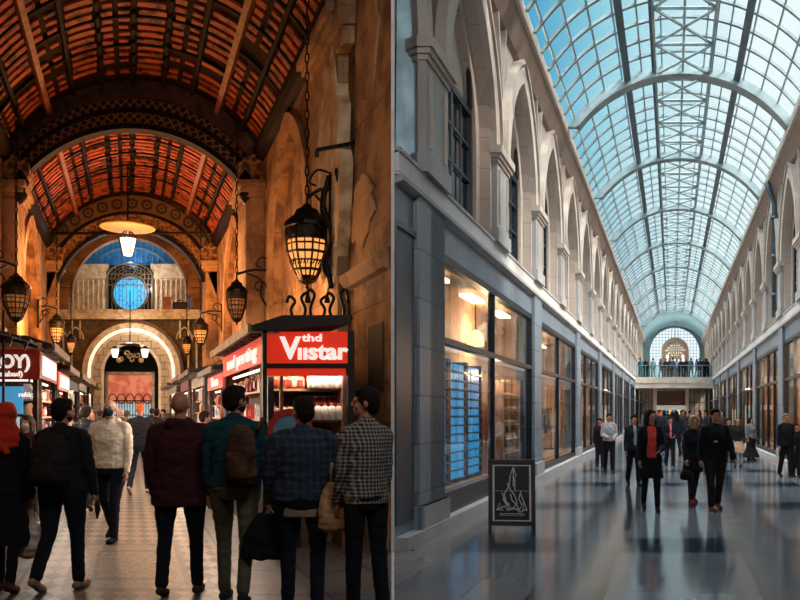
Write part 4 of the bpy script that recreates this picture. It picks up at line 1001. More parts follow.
p = MB(skL); p.box(-.9, .9, 33.6, 33.64, 0, 2.0); p.build('lit_screen', mat('pale_teal_light', srgb(150, 190, 196), .5, col2=srgb(60, 80, 90), nscale=2, emit=.8, ecol=srgb(160, 196, 204)), pb)
# floor
fl = MB(); F0 = -4
fl.slab([(skL(WL-.1, F0, 0)[0], F0), (0.0, F0), (0.0, 0), (-7/800*9.45, 9.45), (skL(WR+.3, 9.5, 0)[0], 9.5), skL(WR+.3, 36.5, 0)[:2], skL(WL-.1, 36.5, 0)[:2]], 'h', -.1, 0)
tag(fl.build('floor', floor_L), kind='structure')
# ================================================================== THE ARCADE (right gallery)
UL, UR, COR = -3.28, 3.60, 9.5
PER = 4.2
D9 = 90.0
st_pale = stone_wall('arcade_stone', srgb(196, 180, 166), srgb(188, 172, 158), srgb(150, 136, 124), 1.05, .55, .008, bump=.2, patch=False)
st_grey = stone_wall('grey_tile_cladding', srgb(122, 136, 148), srgb(108, 124, 136), srgb(70, 80, 90), .9, .62, .016, bump=.2, rough=.4, patch=False)
st_light = stone_wall('pale_sill_tiles', srgb(214, 212, 206), srgb(198, 198, 196), srgb(120, 124, 128), 1.0, .5, .010, bump=.2, rough=.5, patch=False)
mould = mat('pale_moulding', srgb(204, 190, 176), .6, col2=srgb(186, 172, 158), nscale=2)
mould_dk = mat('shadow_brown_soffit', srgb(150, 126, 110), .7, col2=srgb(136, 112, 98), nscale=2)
pil_m = mat('grey_pilaster', srgb(176, 173, 170), .6, col2=srgb(158, 157, 156), nscale=1.5)
frame_m = mat('black_window_frame', srgb(34, 42, 50), .4, metal=.3)
steel = mat('grey_green_steel', srgb(146, 160, 160), .5, metal=.2, col2=srgb(124, 140, 142), nscale=2)
steel_dk = mat('dark_steel', srgb(84, 104, 112), .45, metal=.3)
roof_glass = glass('roof_glass', (.96, .99, 1.0), .25, .08, .01)
shop_glass = glass('shop_glass', (.93, .96, .97), .42, .02, .04)
upper_glass = mat('reflective_window_glass', srgb(150, 172, 184), .12, metal=.8, col2=srgb(70, 88, 100), nscale=1.2)
pier_c = [10.85 + PER*k for k in range(19)]      # centres of the upper pilasters, left side
def side(uf, sg, off, nm, start, npier, s2=None):
    """sg=-1: left wall (body towards -u); +1: right wall"""
    X = skR
    s2 = start if s2 is None else s2
    def S(k): return uf+sg*k           # k metres into the wall
    pcs = [c+off for c in pier_c]
    pcs = [c for c in pcs if c < D9-1]
    w = MB(X)
    def sl(poly, k0, k1): w.slab(poly, 'u', S(k0), S(k1))
    a, r, hs = 1.5, 2.35, 6.35
    first = start
    prev = first
    for i, c in enumerate(pcs):
        p0, p1 = c-.6, c+.6
        if p1 > start:
            sl([(max(p0, start), 4.4), (p1, 4.4), (p1, 9.5), (max(p0, start), 9.5)], 0, .7)
        if i+1 < len(pcs):
            cc = c+PER/2
            if cc-a < start and sg < 0: continue
            pts = [(cc+x, hs+y) for x, y in pointed(a, r, 7)]
            for p, q in zip(pts, pts[1:]): sl([p, q, (q[0], 9.5), (p[0], 9.5)], 0, .45)
            # stepped inner order and back wall
            pts2 = [(cc+x, hs+y) for x, y in pointed(a*.84, r*.86, 7)]
            for p, q in zip(pts2, pts2[1:]): sl([p, q, (q[0], 8.9), (p[0], 8.9)], .20, .38)
            sl([(cc-a, 4.4), (cc-a*.84, 4.4), (cc-a*.84, 8.9), (cc-a, 8.9)], .20, .38); sl([(cc+a*.84, 4.4), (cc+a, 4.4), (cc+a, 8.9), (cc+a*.84, 8.9)], .20, .38)
            sl([(cc-a, 6.9), (cc+a, 6.9), (cc+a, 8.9), (cc-a, 8.9)], .36, .45)
    sl([(pcs[-1]+.6, 4.4), (D9, 4.4), (D9, 9.5), (pcs[-1]+.6, 9.5)], 0, .7)
    sl([(start, 9.4), (D9, 9.4), (D9, 10.2), (start, 10.2)], .0, .9)
    sl([(max(start, 11.2), 4.4), (D9, 4.4), (D9, 9.5), (max(start, 11.2), 9.5)], .46, .62)
    wall = tag(w.build('wall_arcade_'+nm, st_pale, origin=X(uf, start, 0)), kind='structure')
    # mouldings: archivolts, V ornaments
    m = MB(X)
    for i, c in enumerate(pcs[:-1]):
        cc = c+PER/2
        if cc-a-.5 < start: continue
        pi_ = [(cc+x, hs+y) for x, y in pointed(a, r, 8)]; po = [(cc+x, hs+y) for x, y in pointed(a+.30, r+.34, 8)]
        m.ring(pi_, po, 'u', S(-.12), S(0))
        pi2 = [(cc+x, hs+y) for x, y in pointed(a+.36, r+.42, 8)]; po2 = [(cc+x, hs+y) for x, y in pointed(a+.44, r+.52, 8)]
        m.ring(pi2, po2, 'u', S(-.16), S(0))
    for c in pcs:
        if c < start: continue
        for s_ in (-1, 1): m.ring([(c+s_*.05, 7.75), (c+s_*.30, 9.0)], [(c+s_*.0, 7.55), (c+s_*.42, 9.05)], 'u', S(-.10), S(0))
    m.build('archivolt', mould, wall)
    # pilasters with capitals
    pm = MB(X); pm.box(min(S(-.10), S(0)), max(S(-.10), S(0)), -.5, .5, 4.75, 6.2); pm.box(min(S(-.14), S(0)), max(S(-.14), S(0)), -.56, .56, 4.75, 5.0)
    cap_ = MB(X); 
    for z0, z1, e in ((6.2, 6.27, .03), (6.27, 6.34, .07), (6.34, 6.48, .11)): cap_.box(min(S(-.10-e), S(0)), max(S(-.10-e), S(0)), -.5-e, .5+e, z0, z1)
    pan = MB(X); pan.box(min(S(-.13), S(-.1)), max(S(-.13), S(-.1)), -.36, -.30, 5.1, 6.1); pan.box(min(S(-.13), S(-.1)), max(S(-.13), S(-.1)), .30, .36, 5.1, 6.1)
    base = X(uf, 0, 0)
    def place(mb, name, mt_, c0, parent, first=[None]):
        pass
    protos = []
    for nm_, mb_, mt_ in (('pilaster', pm, pil_m), ('capital', cap_, mould), ('pilaster_panel', pan, mould)):
        o = mb_.build(nm_, mt_, None, local=True); protos.append(o)
    for i, c in enumerate(pcs):
        if c-.6 < s2: continue
        for o in protos:
            q = o.copy(); C.objects.link(q); q.parent = wall
            q.location = Vector((KR*c, c, 0)) - wall.location
    for o in protos: bpy.data.objects.remove(o)
    # upper windows
    wf = MB(X)
    wf.box(min(S(.26), S(.34)), max(S(.26), S(.34)), -1.25, -1.15, 4.6, 6.95); wf.box(min(S(.26), S(.34)), max(S(.26), S(.34)), 1.15, 1.25, 4.6, 6.95)
    wf.box(min(S(.26), S(.34)), max(S(.26), S(.34)), -1.25, 1.25, 6.85, 6.97); wf.box(min(S(.28), S(.32)), max(S(.28), S(.32)), -.05, .05, 4.6, 6.9)
    for zz in (5.1, 5.7, 6.3): wf.box(min(S(.28), S(.31)), max(S(.28), S(.31)), -1.2, 1.2, zz-.025, zz+.025)
    for dd in (-.55, .55): wf.box(min(S(.28), S(.31)), max(S(.28), S(.31)), dd-.02, dd+.02, 4.6, 6.9)
    wf.tube([(S(.26), x, 6.95+y) for x, y in pointed(1.05, 1.6, 8)], .05, 6)
    gp = MB(X); gp.box(min(S(.34), S(.36)), max(S(.34), S(.36)), -1.25, 1.25, 4.5, 6.9)
    for i, c in enumerate(pcs[:-1]):
        cc = c+PER/2
        if cc-a < start: continue
        if i == 0 or not protos or True:
            pass
        W_ = bpy.data.objects.get('window_tmp')
        if W_ is None or W_.get('sd') != sg:
            W_ = gp.build('window_%d' % (2 if sg < 0 else 3), upper_glass, None, local=True); W_['kind'] = 'structure'
            fr = wf.build('window_frame', frame_m, W_, local=True)
            W_.location = (KR*cc, cc, 0); base_w = W_; W_.name = 'window_tmp'; W_['sd'] = sg
        else:
            q = copy_tree(base_w); q.location = (KR*cc, cc, 0); q.name = 'window_%d' % (i+2)
    if base_w: base_w.name = 'window_%d' % (2 if sg < 0 else 30)
    # cornice
    c = MB(X)
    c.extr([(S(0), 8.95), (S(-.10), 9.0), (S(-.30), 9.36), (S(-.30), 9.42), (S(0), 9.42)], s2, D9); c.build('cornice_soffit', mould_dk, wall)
    c = MB(X); c.extr([(S(0), 9.42), (S(-.38), 9.42), (S(-.40), 9.5), (S(-.40), 9.62), (S(-.30), 9.66), (S(0), 9.66)], s2, D9); c.build('cornice', mould, wall)
    # sill course, fascia, shop piers, curb
    c = MB(X); c.box(min(S(-.05), S(.45)), max(S(-.05), S(.45)), start, D9, 4.45, 4.75); c.box(min(S(-.05), S(0)), max(S(-.05), S(0)), s2, start, 4.45, 4.75); c.build('sill_course', st_light, wall)
    c = MB(X); c.extr([(S(0), 4.36), (S(-.11), 4.40), (S(-.11), 4.45), (S(0), 4.47)], s2, D9); c.extr([(S(0), 4.72), (S(-.07), 4.74), (S(-.07), 4.79), (S(0), 4.80)], s2, D9); c.build('ledge', pil_m, wall)
    c = MB(X); c.box(min(S(.0), S(.35)), max(S(.0), S(.35)), start, D9, 3.92, 4.45)
    lows = [q for k, q in enumerate(pcs) if k % 2 == 0]
    for q in lows:
        if q+.55 < start: continue
        c.box(min(S(-.08), S(.35)), max(S(-.08), S(.35)), max(q-.6, start), q+.42, 0, 4.42)
    c.build('shop_pier', st_grey, wall)
    c = MB(X); c.box(min(S(-.16), S(.0)), max(S(-.16), S(.0)), s2, D9, 0, .16); c.box(min(S(.0), S(.3)), max(S(.0), S(.3)), start, D9, 0, .16)
    for q in lows:
        if q > start: c.box(min(S(-.14), S(.3)), max(S(-.14), S(.3)), q-.66, q+.48, 0, .45)
    c.build('curb', pil_m, wall)
    return wall, pcs, lows
wall_AL, pcL, lowL = side(UL, -1, 0, 'left', 10.6, 19, 9.46)
wall_AR, pcR, lowR = side(UR, 1, -1.5, 'right', -4, 19)
# near stretch of the right wall, beside and behind the camera
w = MB(skR); w.box(UR, UR+.9, -4, 9.5, 0, 9.5); tag(w.build('wall_arcade_near', st_grey), kind='structure')
# left: blind end bay next to the fork, with a dark blue arched recess
def wedge(h0, h1, ma, mb_, d1=11.3):
    f = 9.44; mid = lambda d: ((skL(WR, d, 0)[0]+skR(UL, d, 0)[0])/2, d)
    w = MB(); w.slab([skL(WR, f, 0)[:2], mid(f), mid(d1), skL(WR, d1, 0)[:2]], 'h', h0, h1); tag(w.build('wall_fork_left', ma), kind='structure')
    w = MB(); w.slab([skR(UL, f, 0)[:2], mid(f), mid(d1), skR(UL, d1, 0)[:2]], 'h', h0, h1); tag(w.build('wall_fork_right', mb_), kind='structure')
wedge(0, 4.45, st_warm, st_grey); wedge(4.45, 4.75, st_warm, st_light); wedge(4.75, 10, st_warm, st_pale)
w = MB(skR); w.box(UL, UL+.08, 10.15, 11.27, 0, 4.42); w.box(UL, UL+.14, 10.10, 11.3, 0, .45); tag(w.build('trim_31', st_grey), kind='structure')
w = MB(skR)
w.box(UL, UL+.02, 9.46, 10.1, .3, 3.85); w.box(UL, UL+.05, 9.46, 10.1, 3.85, 3.93)
tag(w.build('door_1', mat('dark_slate_panel', srgb(54, 64, 78), .35)), kind='structure')
w = MB(skR)
pts = [(8.8+x, 6.35+y) for x, y in pointed(1.5, 2.35, 10) if 8.8+x >= 9.46]
w.slab([(9.46, 4.8), (10.2, 4.8)]+list(reversed(pts)) if False else [(9.46, 4.8), (10.25, 4.8), (10.25, 6.5)]+[(p[0], p[1]) for p in reversed(pts)], 'u', UL, UL+.015)
tag(w.build('window_31', upper_glass), kind='structure')
w = MB(skR); po = [(8.8+x, 6.35+y) for x, y in pointed(1.8, 2.69, 10)]; pi_ = [(8.8+x, 6.35+y) for x, y in pointed(1.5, 2.35, 10)]
k_ = [i for i in range(len(po)) if pi_[i][0] > 9.46]; w.ring([pi_[i] for i in k_], [po[i] for i in k_], 'u', UL, UL+.12)
tag(w.build('trim_21', mould), kind='structure')
# white corner post where the two galleries fork
w = MB(); w.box(-.105, -.066, 9.36, 9.42, 0, 10.0); tag(w.build('trim_22', mat('white_corner_post', srgb(236, 236, 236), .5)), kind='structure')
w = MB(); q0 = 1.2
w.slab([(-7/800*q0-.006, q0), (-7/800*q0+.006, q0), (-7/800*9.4+.012, 9.4), (-7/800*9.4-.018, 9.4)], 'h', 0, .004); tag(w.build('trim_23', mat('white_floor_strip', srgb(200, 198, 196), .4)), kind='structure')
# fill of the wedge so no light slips between the galleries (solid masonry core)
# ---- roof
RH, RC = 3.2, .30
RR = 1.75; rSPR = 9.55
def rarc(h_, rise, n=40): return [(RC+x, rSPR+y) for x, y in segarc(h_, rise, n)]
G0, G1 = 13.0, 74.0
g = MB(skR); g.ring(rarc(RH, RR, 48), rarc(RH+.02, RR+.02, 48), 'd', G0, G1)
rg = g.build('ceiling', roof_glass, smooth=True); tag(rg, kind='structure')
main = [14.9+7.35*k for k in range(9)]
pr = MB(skR)
d = G0
while d < G1:
    if min(abs(d-q) for q in main) > .3: pr.ring(rarc(RH-.07, RR-.07, 40), rarc(RH, RR, 40), 'd', d-.05, d+.05)
    d += 7.35/8
tag(pr.build('trim_24', steel), kind='structure')
mr = MB(skR)
for q in main:
    if q < G0: continue
    mr.ring(rarc(RH-.30, RR-.28, 40), rarc(RH-.02, RR-.02, 40), 'd', q-.10, q+.10)
    mr.ring(rarc(RH-.34, RR-.32, 40), rarc(RH-.28, RR-.26, 40), 'd', q-.20, q+.20)
tag(mr.build('trim_25', steel), kind='structure')
Rr = (RH**2+RR**2)/(2*RR); tr = math.asin(RH/Rr); ch_ = rSPR+RR-Rr
def rp(t, r): return (RC+(Rr-r)*math.sin(t), ch_+(Rr-r)*math.cos(t))
lg = MB(skR)
for k in range(-6, 7):
    t = tr*k/6.5
    p = [rp(t-.005, 0), rp(t+.005, 0), rp(t+.005, .05), rp(t-.005, .05)]
    lg.extr(p, G0, G1)
tag(lg.build('trim_26', steel), kind='structure')
# service gangways: two dark longitudinal strips each side of the crown and braced centre truss
gw = MB(skR)
for t0, t1 in ((-.455, -.405), (.395, .445), (-.235, -.205), (.195, .225)):
    gw.extr([rp(t0, .10), rp(t1, .10), rp(t1, .16), rp(t0, .16)], G0, G1)
tag(gw.build('trim_27', steel_dk), kind='structure')
tb = MB(skR)
q = G0
z_ = lambda t: rp(t, .22)
seg = 7.35/4
while q < G1-1:
    a_, b_ = z_(-.21), z_(.21)
    tb.tube([(a_[0], q, a_[1]), (b_[0], q+seg, b_[1])], .035, 5); tb.tube([(b_[0], q, b_[1]), (a_[0], q+seg, a_[1])], .035, 5)
    tb.tube([(a_[0], q, a_[1]), (b_[0], q, b_[1])], .04, 5); q += seg
for t in (-.21, 0, .21): a_ = z_(t); tb.tube([(a_[0], G0, a_[1]), (a_[0], G1, a_[1])], .035, 5)
tag(tb.build('trim_28', steel), kind='structure')
# solid end of the roof and its rim
teal_plaster = mat('pale_teal_plaster', srgb(150, 184, 188), .7, col2=srgb(136, 170, 176), nscale=1)
e = MB(skR); e.ring(rarc(RH, RR, 40), rarc(RH+.15, RR+.15, 40), 'd', G1, D9+.5); tag(e.build('ceiling', teal_plaster), kind='structure')
e = MB(skR); e.ring(rarc(RH-.45, RR-.5, 40), rarc(RH-.02, RR-.02, 40), 'd', G1-.6, G1+.3); tag(e.build('trim_29', steel), kind='structure')
# end wall with the round-headed glass wall
w = MB(skR); ra, ha = 2.8, 8.35
pts = [(RC+x, ha+y) for x, y in circarc(ra, 28)]
for p, q_ in zip(pts, pts[1:]): w.slab([p, q_, (q_[0], 12), (p[0], 12)], 'd', D9, D9+.5)
w.box(UL-1, RC-ra, D9, D9+.5, 0, 12); w.box(RC+ra, UR+1, D9, D9+.5, 0, 12); w.box(UL-1, UR+1, D9, D9+.5, 0, 4.6)
tag(w.build('wall_arcade_end', teal_plaster), kind='structure')
w = MB(skR)
for i in range(-8, 9):
    uu = RC+i*.35; hh_ = ha+math.sqrt(max(0, ra*ra-(i*.35)**2)); w.box(uu-.018, uu+.018, D9+.1, D9+.2, 4.6, hh_)
for k in range(18):
    zz = 5.0+k*.36
    hw_ = ra if zz < ha else math.sqrt(max(0, ra*ra-(zz-ha)**2)); w.box(RC-hw_, RC+hw_, D9+.1, D9+.18, zz-.015, zz+.015)
w.ring(pts, [(RC+x, ha+y) for x, y in circarc(ra+.18, 28)], 'd', D9-.1, D9)
wn = tag(w.build('window_32', mat('pale_glazing_bar', srgb(150, 170, 178), .5)), kind='structure')
w = MB(skR); w.slab([(RC-ra, 4.6)]+pts+[(RC+ra, 4.6)], 'd', D9+.24, D9+.25); w.build('pane', roof_glass, wn)
# tan pavilion seen through it
pv = MB(skR); rb, hb = 1.5, 8.3; D8 = D9-2.5
po = [(RC+.05-rb, 4.75)]+[(RC+.05+x, hb+y) for x, y in circarc(rb, 20)]+[(RC+.05+rb, 4.75)]; pi_ = [(RC+.05-rb+.3, 4.75)]+[(RC+.05+x, hb+y) for x, y in circarc(rb-.3, 20)]+[(RC+.05+rb-.3, 4.75)]
pv.ring(pi_, po, 'd', D8, D8+.6); pv.slab(pi_, 'd', D8+.5, D8+.6)
x, y, z = skR(RC, D8, 4.75)
pav = pv.build('portal', mat('tan_portal_stone', srgb(206, 176, 150), .7, col2=srgb(186, 152, 126), nscale=2), None); tag(pav, 'tan round-headed portal standing before the bright end window', 'portal')
for a_, b_, c0, c1 in ((-1.0, -.55, 7.0, 7.5), (-.35, .45, 7.0, 7.45), (.6, 1.05, 7.0, 7.5), (-1.0, -.7, 7.65, 7.95), (.7, 1.0, 7.65, 7.95)):
    q = MB(skR); q.box(RC+.05+a_, RC+.05+b_, D8+.42, D8+.5, c0-.1, c1); q.build('lit_opening', mat('bright_opening', srgb(245, 245, 240), .5, emit=.9) if 'bright_opening' not in bpy.data.materials else bpy.data.materials['bright_opening'], pav)
# chandelier and its long cable in front of it
x, y, z = skR(RC+.02, 84, 8.3)
chd = empty('chandelier', (x, y, z), 'round glass chandelier on long cables before the end window of the arcade', 'chandelier')
q = MB(); 
for k, (rr_, zz) in enumerate(((.95, -.15), (.75, .1), (.5, .35), (.7, -.45), (.35, -.7))):
    for j in range(int(rr_*26)): a_ = 2*PI*j/int(rr_*26); q.ell((x+rr_*math.cos(a_), y+rr_*math.sin(a_), z+zz), (.05, .05, .08), 6, 4)
q.build('crystals', mat('crystal_beads', srgb(240, 216, 190), .2, emit=.35), chd)
q = MB(); 
for rr_, zz in ((.95, -.1), (.75, .15), (.5, .4)): q.tube([(x+rr_*math.cos(t*PI/10), y+rr_*math.sin(t*PI/10), z+zz) for t in range(20)], .03, 5, closed=True)
q.tube([(x, y, z-.7), (x, y, 11.2)], .035, 5); q.tube([(x-.5, y, z+.4), (x-.2, y, 11.2)], .02, 5); q.tube([(x+.5, y, z+.4), (x+.2, y, 11.2)], .02, 5)
q.build('frame', steel, chd)
# ---- bridge
B0, B1 = 70.5, 74.5
w = MB(skR); w.box(UL, UR, B0, D9, 4.35, 4.72); w.box(UL, UR, B0-.05, B0+.4, 3.75, 4.70); w.box(UL, UR, B0-.1, B0, 4.2, 4.26); tag(w.build('ceiling', mould), kind='structure')
w = MB(skR); w.box(UL, UR, B0+.10, B0+.12, 4.72, 5.75); bal = w.build('balustrade', glass('balustrade_glass', (.8, .9, .9), .4, .03, .06)); tag(bal, 'glass balustrade along the front edge of the upper bridge', 'balustrade')
w = MB(skR); w.box(UL, UR, B0+.08, B0+.14, 5.75, 5.80)
for k in range(11): uu = UL+.3+k*.63; w.box(uu-.02, uu+.02, B0+.08, B0+.14, 4.72, 5.76)
w.build('handrail', steel, bal)
# under the bridge: columns, brown fascia, white beam, coloured shop at the end
for uu, nm in ((-1.55, 'left'), (1.35, 'right')):
    w = MB(skR); w.box(uu-.16, uu+.16, 72, 72.35, 0, 4.35); w.box(uu-.22, uu+.22, 71.94, 72.4, 4.0, 4.35); tag(w.build('column', mould, bevel=.01), 'pale square column under the bridge, the %s one' % nm, 'column')
w = MB(skR); w.box(-1.35, 1.2, 72.3, 72.5, 2.25, 3.55); sg_ = w.build('shop_sign', mat('brown_fascia', srgb(74, 42, 36), .5, emit=.05)); tag(sg_, 'dark brown shop fascia under the bridge with faint lettering', 'sign')
text_mesh('GALLERIA' if False else 'l l\u0131lulul', .32, mat('dull_letters', srgb(130, 96, 84), .5), sg_, skR(.4, 72.25, 2.5), (1, 0, 0), (0, 0, 1))
w = MB(skR); w.box(-1.55, 1.4, 72.0, 72.5, 1.85, 2.25); tag(w.build('trim_30', mat('lit_white_beam', srgb(220, 214, 200), .6, emit=.25)), kind='structure')
w = MB(skR); w.box(UL, UR, 86, 86.3, 0, 4.35); we = tag(w.build('wall_arcade_lower_end', mat('shop_end_wall', srgb(168, 156, 142), .6, col2=srgb(110, 98, 90), nscale=1.2)), kind='structure')
for k, (c_, e_) in enumerate((((230, 140, 60), .9), ((60, 170, 180), .9), ((230, 190, 120), .9), ((60, 140, 160), .8), ((240, 220, 180), 1.0), ((70, 160, 190), .8))):
    w = MB(skR); w.box(-1.5+k*.52, -1.05+k*.52, 85.8, 85.95, .2+.2*(k % 2), 1.9); o = w.build('display_window', mat('lit_display_%d' % k, srgb(*c_), .5, emit=e_))
    tag(o, ['orange', 'first teal', 'straw coloured', 'darker teal', 'cream', 'right-hand teal'][k]+' lit shop display at the far end beneath the bridge', 'shop display')
# floor and ends
fl = MB(); fl.slab([(0.0, -4), (skR(UR+.3, -4, 0)[0], -4), skR(UR+.3, 92, 0)[:2], skR(UL-4.2, 92, 0)[:2], skR(UL-4.2, 30, 0)[:2], (-7/800*9.45, 9.45), (0.0, 0)], 'h', -.1, 0)
tag(fl.build('floor', floor_R), kind='structure')
# lobby where the two galleries start: ceiling, back wall, tympanum
lob = mat('lobby_plaster', srgb(90, 88, 86), .8)
w = MB(); w.slab([(skL(WL-.5, -4.2, 0)[0], -4.2), (skR(UR+.9, -4.2, 0)[0], -4.2), skR(UR+.9, 13, 0)[:2], skR(UL-.5, 13, 0)[:2], (0, 9.3), (-1, 9.3)], 'h', 10.21, 10.4); tag(w.build('ceiling', lob), kind='structure')
w = MB(); w.box(-5, 6, -4.3, -4.1, 0, 10.2); tag(w.build('wall_lobby_back', lob), kind='structure')
w = MB(skR)
pa = rarc(RH, RR, 40)
for p, q_ in zip(pa, pa[1:]): w.slab([p, q_, (q_[0], 11.7), (p[0], 11.7)], 'd', 12.9, 13.05)
w.box(UL-.9, RC-RH, 12.9, 13.05, 9.4, 11.7); w.box(RC+RH, UR+.9, 12.9, 13.05, 9.4, 11.7)
tag(w.build('wall_lobby_tympanum', lob), kind='structure')
# ---- shopfronts
warm_lamp = mat('shop_ceiling_lamp', (1, .8, .6, 1), .5, emit=3.5, ecol=(1, .74, .48))
shop_wall = mat('shop_interior_wall', srgb(214, 180, 144), .7, col2=srgb(176, 138, 104), nscale=2)
shop_floor = mat('shop_floor', srgb(206, 156, 108), .4, col2=srgb(176, 128, 88), nscale=2)
def shopfront(uf, sg, a, b, idx, sname, mull, depth):
    X = skR
    S = lambda k: uf+sg*k
    bx = lambda mb, k0, k1, *r: mb.box(min(S(k0), S(k1)), max(S(k0), S(k1)), *r)
    root = empty('shopfront', X(S(.1), (a+b)/2, 0), '%s shopfront along the %s side of the arcade, tall glass in black frames' % (sname, 'left' if sg < 0 else 'right'), 'shopfront')
    f = MB(X)
    bx(f, -.02, .14, a, a+.07, .16, 3.92); bx(f, -.02, .14, b-.07, b, .16, 3.92); bx(f, -.02, .14, a, b, 3.80, 3.92); bx(f, -.02, .14, a, b, 2.64, 2.73); bx(f, -.02, .14, a, b, .16, .48 if idx == 0 else .28)
    for q in mull: bx(f, -.0, .12, q-.03, q+.03, .3, 3.9)
    f.build('frame', frame_m, root)
    e = [a+.07]+list(mull)+[b-.07]
    for p, q in zip(e, e[1:]):
        g_ = MB(X); bx(g_, .04, .05, p, q, .4, 2.62); g_.build('pane', shop_glass, root); g_ = MB(X); bx(g_, .04, .05, p, q, 2.74, 3.8); g_.build('transom_pane', shop_glass, root)
    s_ = MB(X)
    bx(s_, depth, depth+.05, a-.2, b+.2, 0, 3.92); bx(s_, .3, depth, a-.25, a-.2, 0, 3.92); bx(s_, .3, depth, b+.2, b+.25, 0, 3.92); bx(s_, .15, depth, a-.2, b+.2, 3.88, 3.92)
    s_.build('interior_walls', shop_wall, root)
    s_ = MB(X); bx(s_, .12, depth, a-.2, b+.2, .30, .42); s_.build('interior_floor', shop_floor, root)
    s_ = MB(X)
    n = 3
    for k in range(n): dd = a+(b-a)*(k+.5)/n; bx(s_, depth*.35, depth*.6, dd-.5, dd+.5, 3.74, 3.80)
    s_.build('ceiling_lamp', warm_lamp, root)
    return root
ords = ['nearest', 'second', 'third', 'fourth', 'fifth', 'sixth', 'seventh', 'eighth', 'ninth']
bays_L = []; bays_R = []
for i, (p, q) in enumerate(zip(lowL, lowL[1:])):
    a, b = p+.42, q-.6
    bays_L.append((a, b)); shopfront(UL, -1, a, b, i, ords[i], [a+(b-a)*.48] if i < 2 else [a+(b-a)/3, a+(b-a)*2/3], .95 if i == 0 else 2.4)
for i, (p, q) in enumerate(zip(lowR, lowR[1:])):
    a, b = p+.42, q-.6
    bays_R.append((a, b)); shopfront(UR, 1, a, b, i, ords[i], [a+(b-a)/4, a+(b-a)/2, a+(b-a)*3/4], 2.6)
# displays of the nearest left shop: blue lit shelves, books, counter, bread shelves
a0, b0 = bays_L[0]
blue_glow = mat('blue_lit_goods', srgb(40, 150, 200), .3, col2=srgb(12, 60, 96), nscale=5, emit=.85, ecol=srgb(40, 150, 205))
blue_shelf = mat('blue_shelf_metal', srgb(20, 50, 76), .4)
def rack(u0, u1, d0, d1, z0, z1, n, m_, label, cat, name='display_shelf'):
    x, y, z = skR((u0+u1)/2, (d0+d1)/2, z0); r_ = empty(name, (x, y, z), label, cat)
    f = MB(skR); f.box(u0, u1, d0, d0+.04, z0, z1); f.box(u0, u1, d1-.04, d1, z0, z1); f.box(u0, u0+.02, d0, d1, z0, z1); f.build('frame', m_, r_)
    out = []
    for k in range(n):
        zz = z0+.05+(z1-z0-.1)*k/n; s_ = MB(skR); s_.box(u0, u1, d0, d1, zz, zz+.025); s_.build('shelf', m_, r_); out.append(zz+.025)
    return out
bs = []
gb = MB(); gb.box(-.09, .09, -.155, .155, 0, .115); 
B_blue = gb.build('blue_box', blue_glow, None, local=True); tag(B_blue, 'x', 'box')
gb = MB(); gb.box(-.08, .08, -.11, .11, 0, .14)
B_bk = gb.build('book', gm((150, 84, 56)), None, local=True); tag(B_bk, 'x', 'book')
gb = MB(); gb.loft([(0, 0, 0, .1, .07), (0, 0, .05, .12, .085), (0, 0, .1, .05, .04)], 10)
B_br = gb.build('bread_loaf', gm((206, 150, 90)), None, True, local=True); tag(B_br, 'x', 'bread')
seen = set()
def putR(P, u_, d_, h_, label, group, rz=0, sc=1.0):
    if P.name not in seen: seen.add(P.name); o = P; o.location = skR(u_, d_, h_); o.rotation_euler = (0, 0, rz)
    else: o = clone(P, skR(u_, d_, h_), rz=rz)
    o['label'] = label; o['group'] = group; o.scale = (sc, sc, sc); return o
for j, (d0, d1) in enumerate(((12.3, 13.4), (13.45, 14.55), (14.6, 15.7))):
    zz = rack(UL-.78, UL-.45, d0, d1, .42, 2.55, 13, blue_shelf, ['left', 'middle', 'right'][j]+' blue lit display rack in the nearest left shop window', 'shelf')
    for z in zz:
        for k in range(3): putR(B_blue, UL-.58, d0+.20+k*.34, z, 'glowing blue box on the blue display racks of the nearest left shop', 'blue boxes on the blue racks', -.33)
zz = rack(UL-.66, UL-.30, 11.65, 12.2, .42, 2.6, 10, frame_m, 'narrow rack of reddish books at the left end of the nearest shop window', 'shelf')
for z in zz:
    for k in range(2): putR(B_bk, UL-.40, 11.8+k*.25, z, 'reddish book on the narrow rack of the nearest left shop', 'books on the narrow rack', -.33)
zz = rack(UL-.55, UL-.2, 16.5, 18.3, .42, 2.3, 6, shelf_m, 'warm lit bread shelves at the right end of the nearest left shop', 'shelf')
for z in zz:
    for k in range(6): putR(B_br, UL-.34, 16.75+k*.27, z, 'golden loaf on the bread shelves of the nearest left shop', 'loaves on the bread shelves', .3)
q = MB(skR); q.box(UL-.75, UL-.4, 15.95, 16.45, .42, 1.05); o = q.build('counter', shelf_m); tag(o, 'low beige counter between the blue racks and the bread shelves', 'counter')
q = MB(); x, y, z = skR(UL-.55, 15.6, 2.95); q.lathe([(.03, .3), (.14, .2), (.17, 0), (.15, -.02)], (x, y, z), 14); o = q.build('pendant_lamp', mat('warm_lamp_shade', (1, .7, .35, 1), .5, emit=3, ecol=(1, .62, .26)), smooth=True); tag(o, 'warm glowing dome pendant hung in the nearest left shop', 'pendant lamp')
q = MB(); q.tube([(x, y, z+.28), (x, y, 3.88)], .012, 6); q.build('cord', frame_m, o)
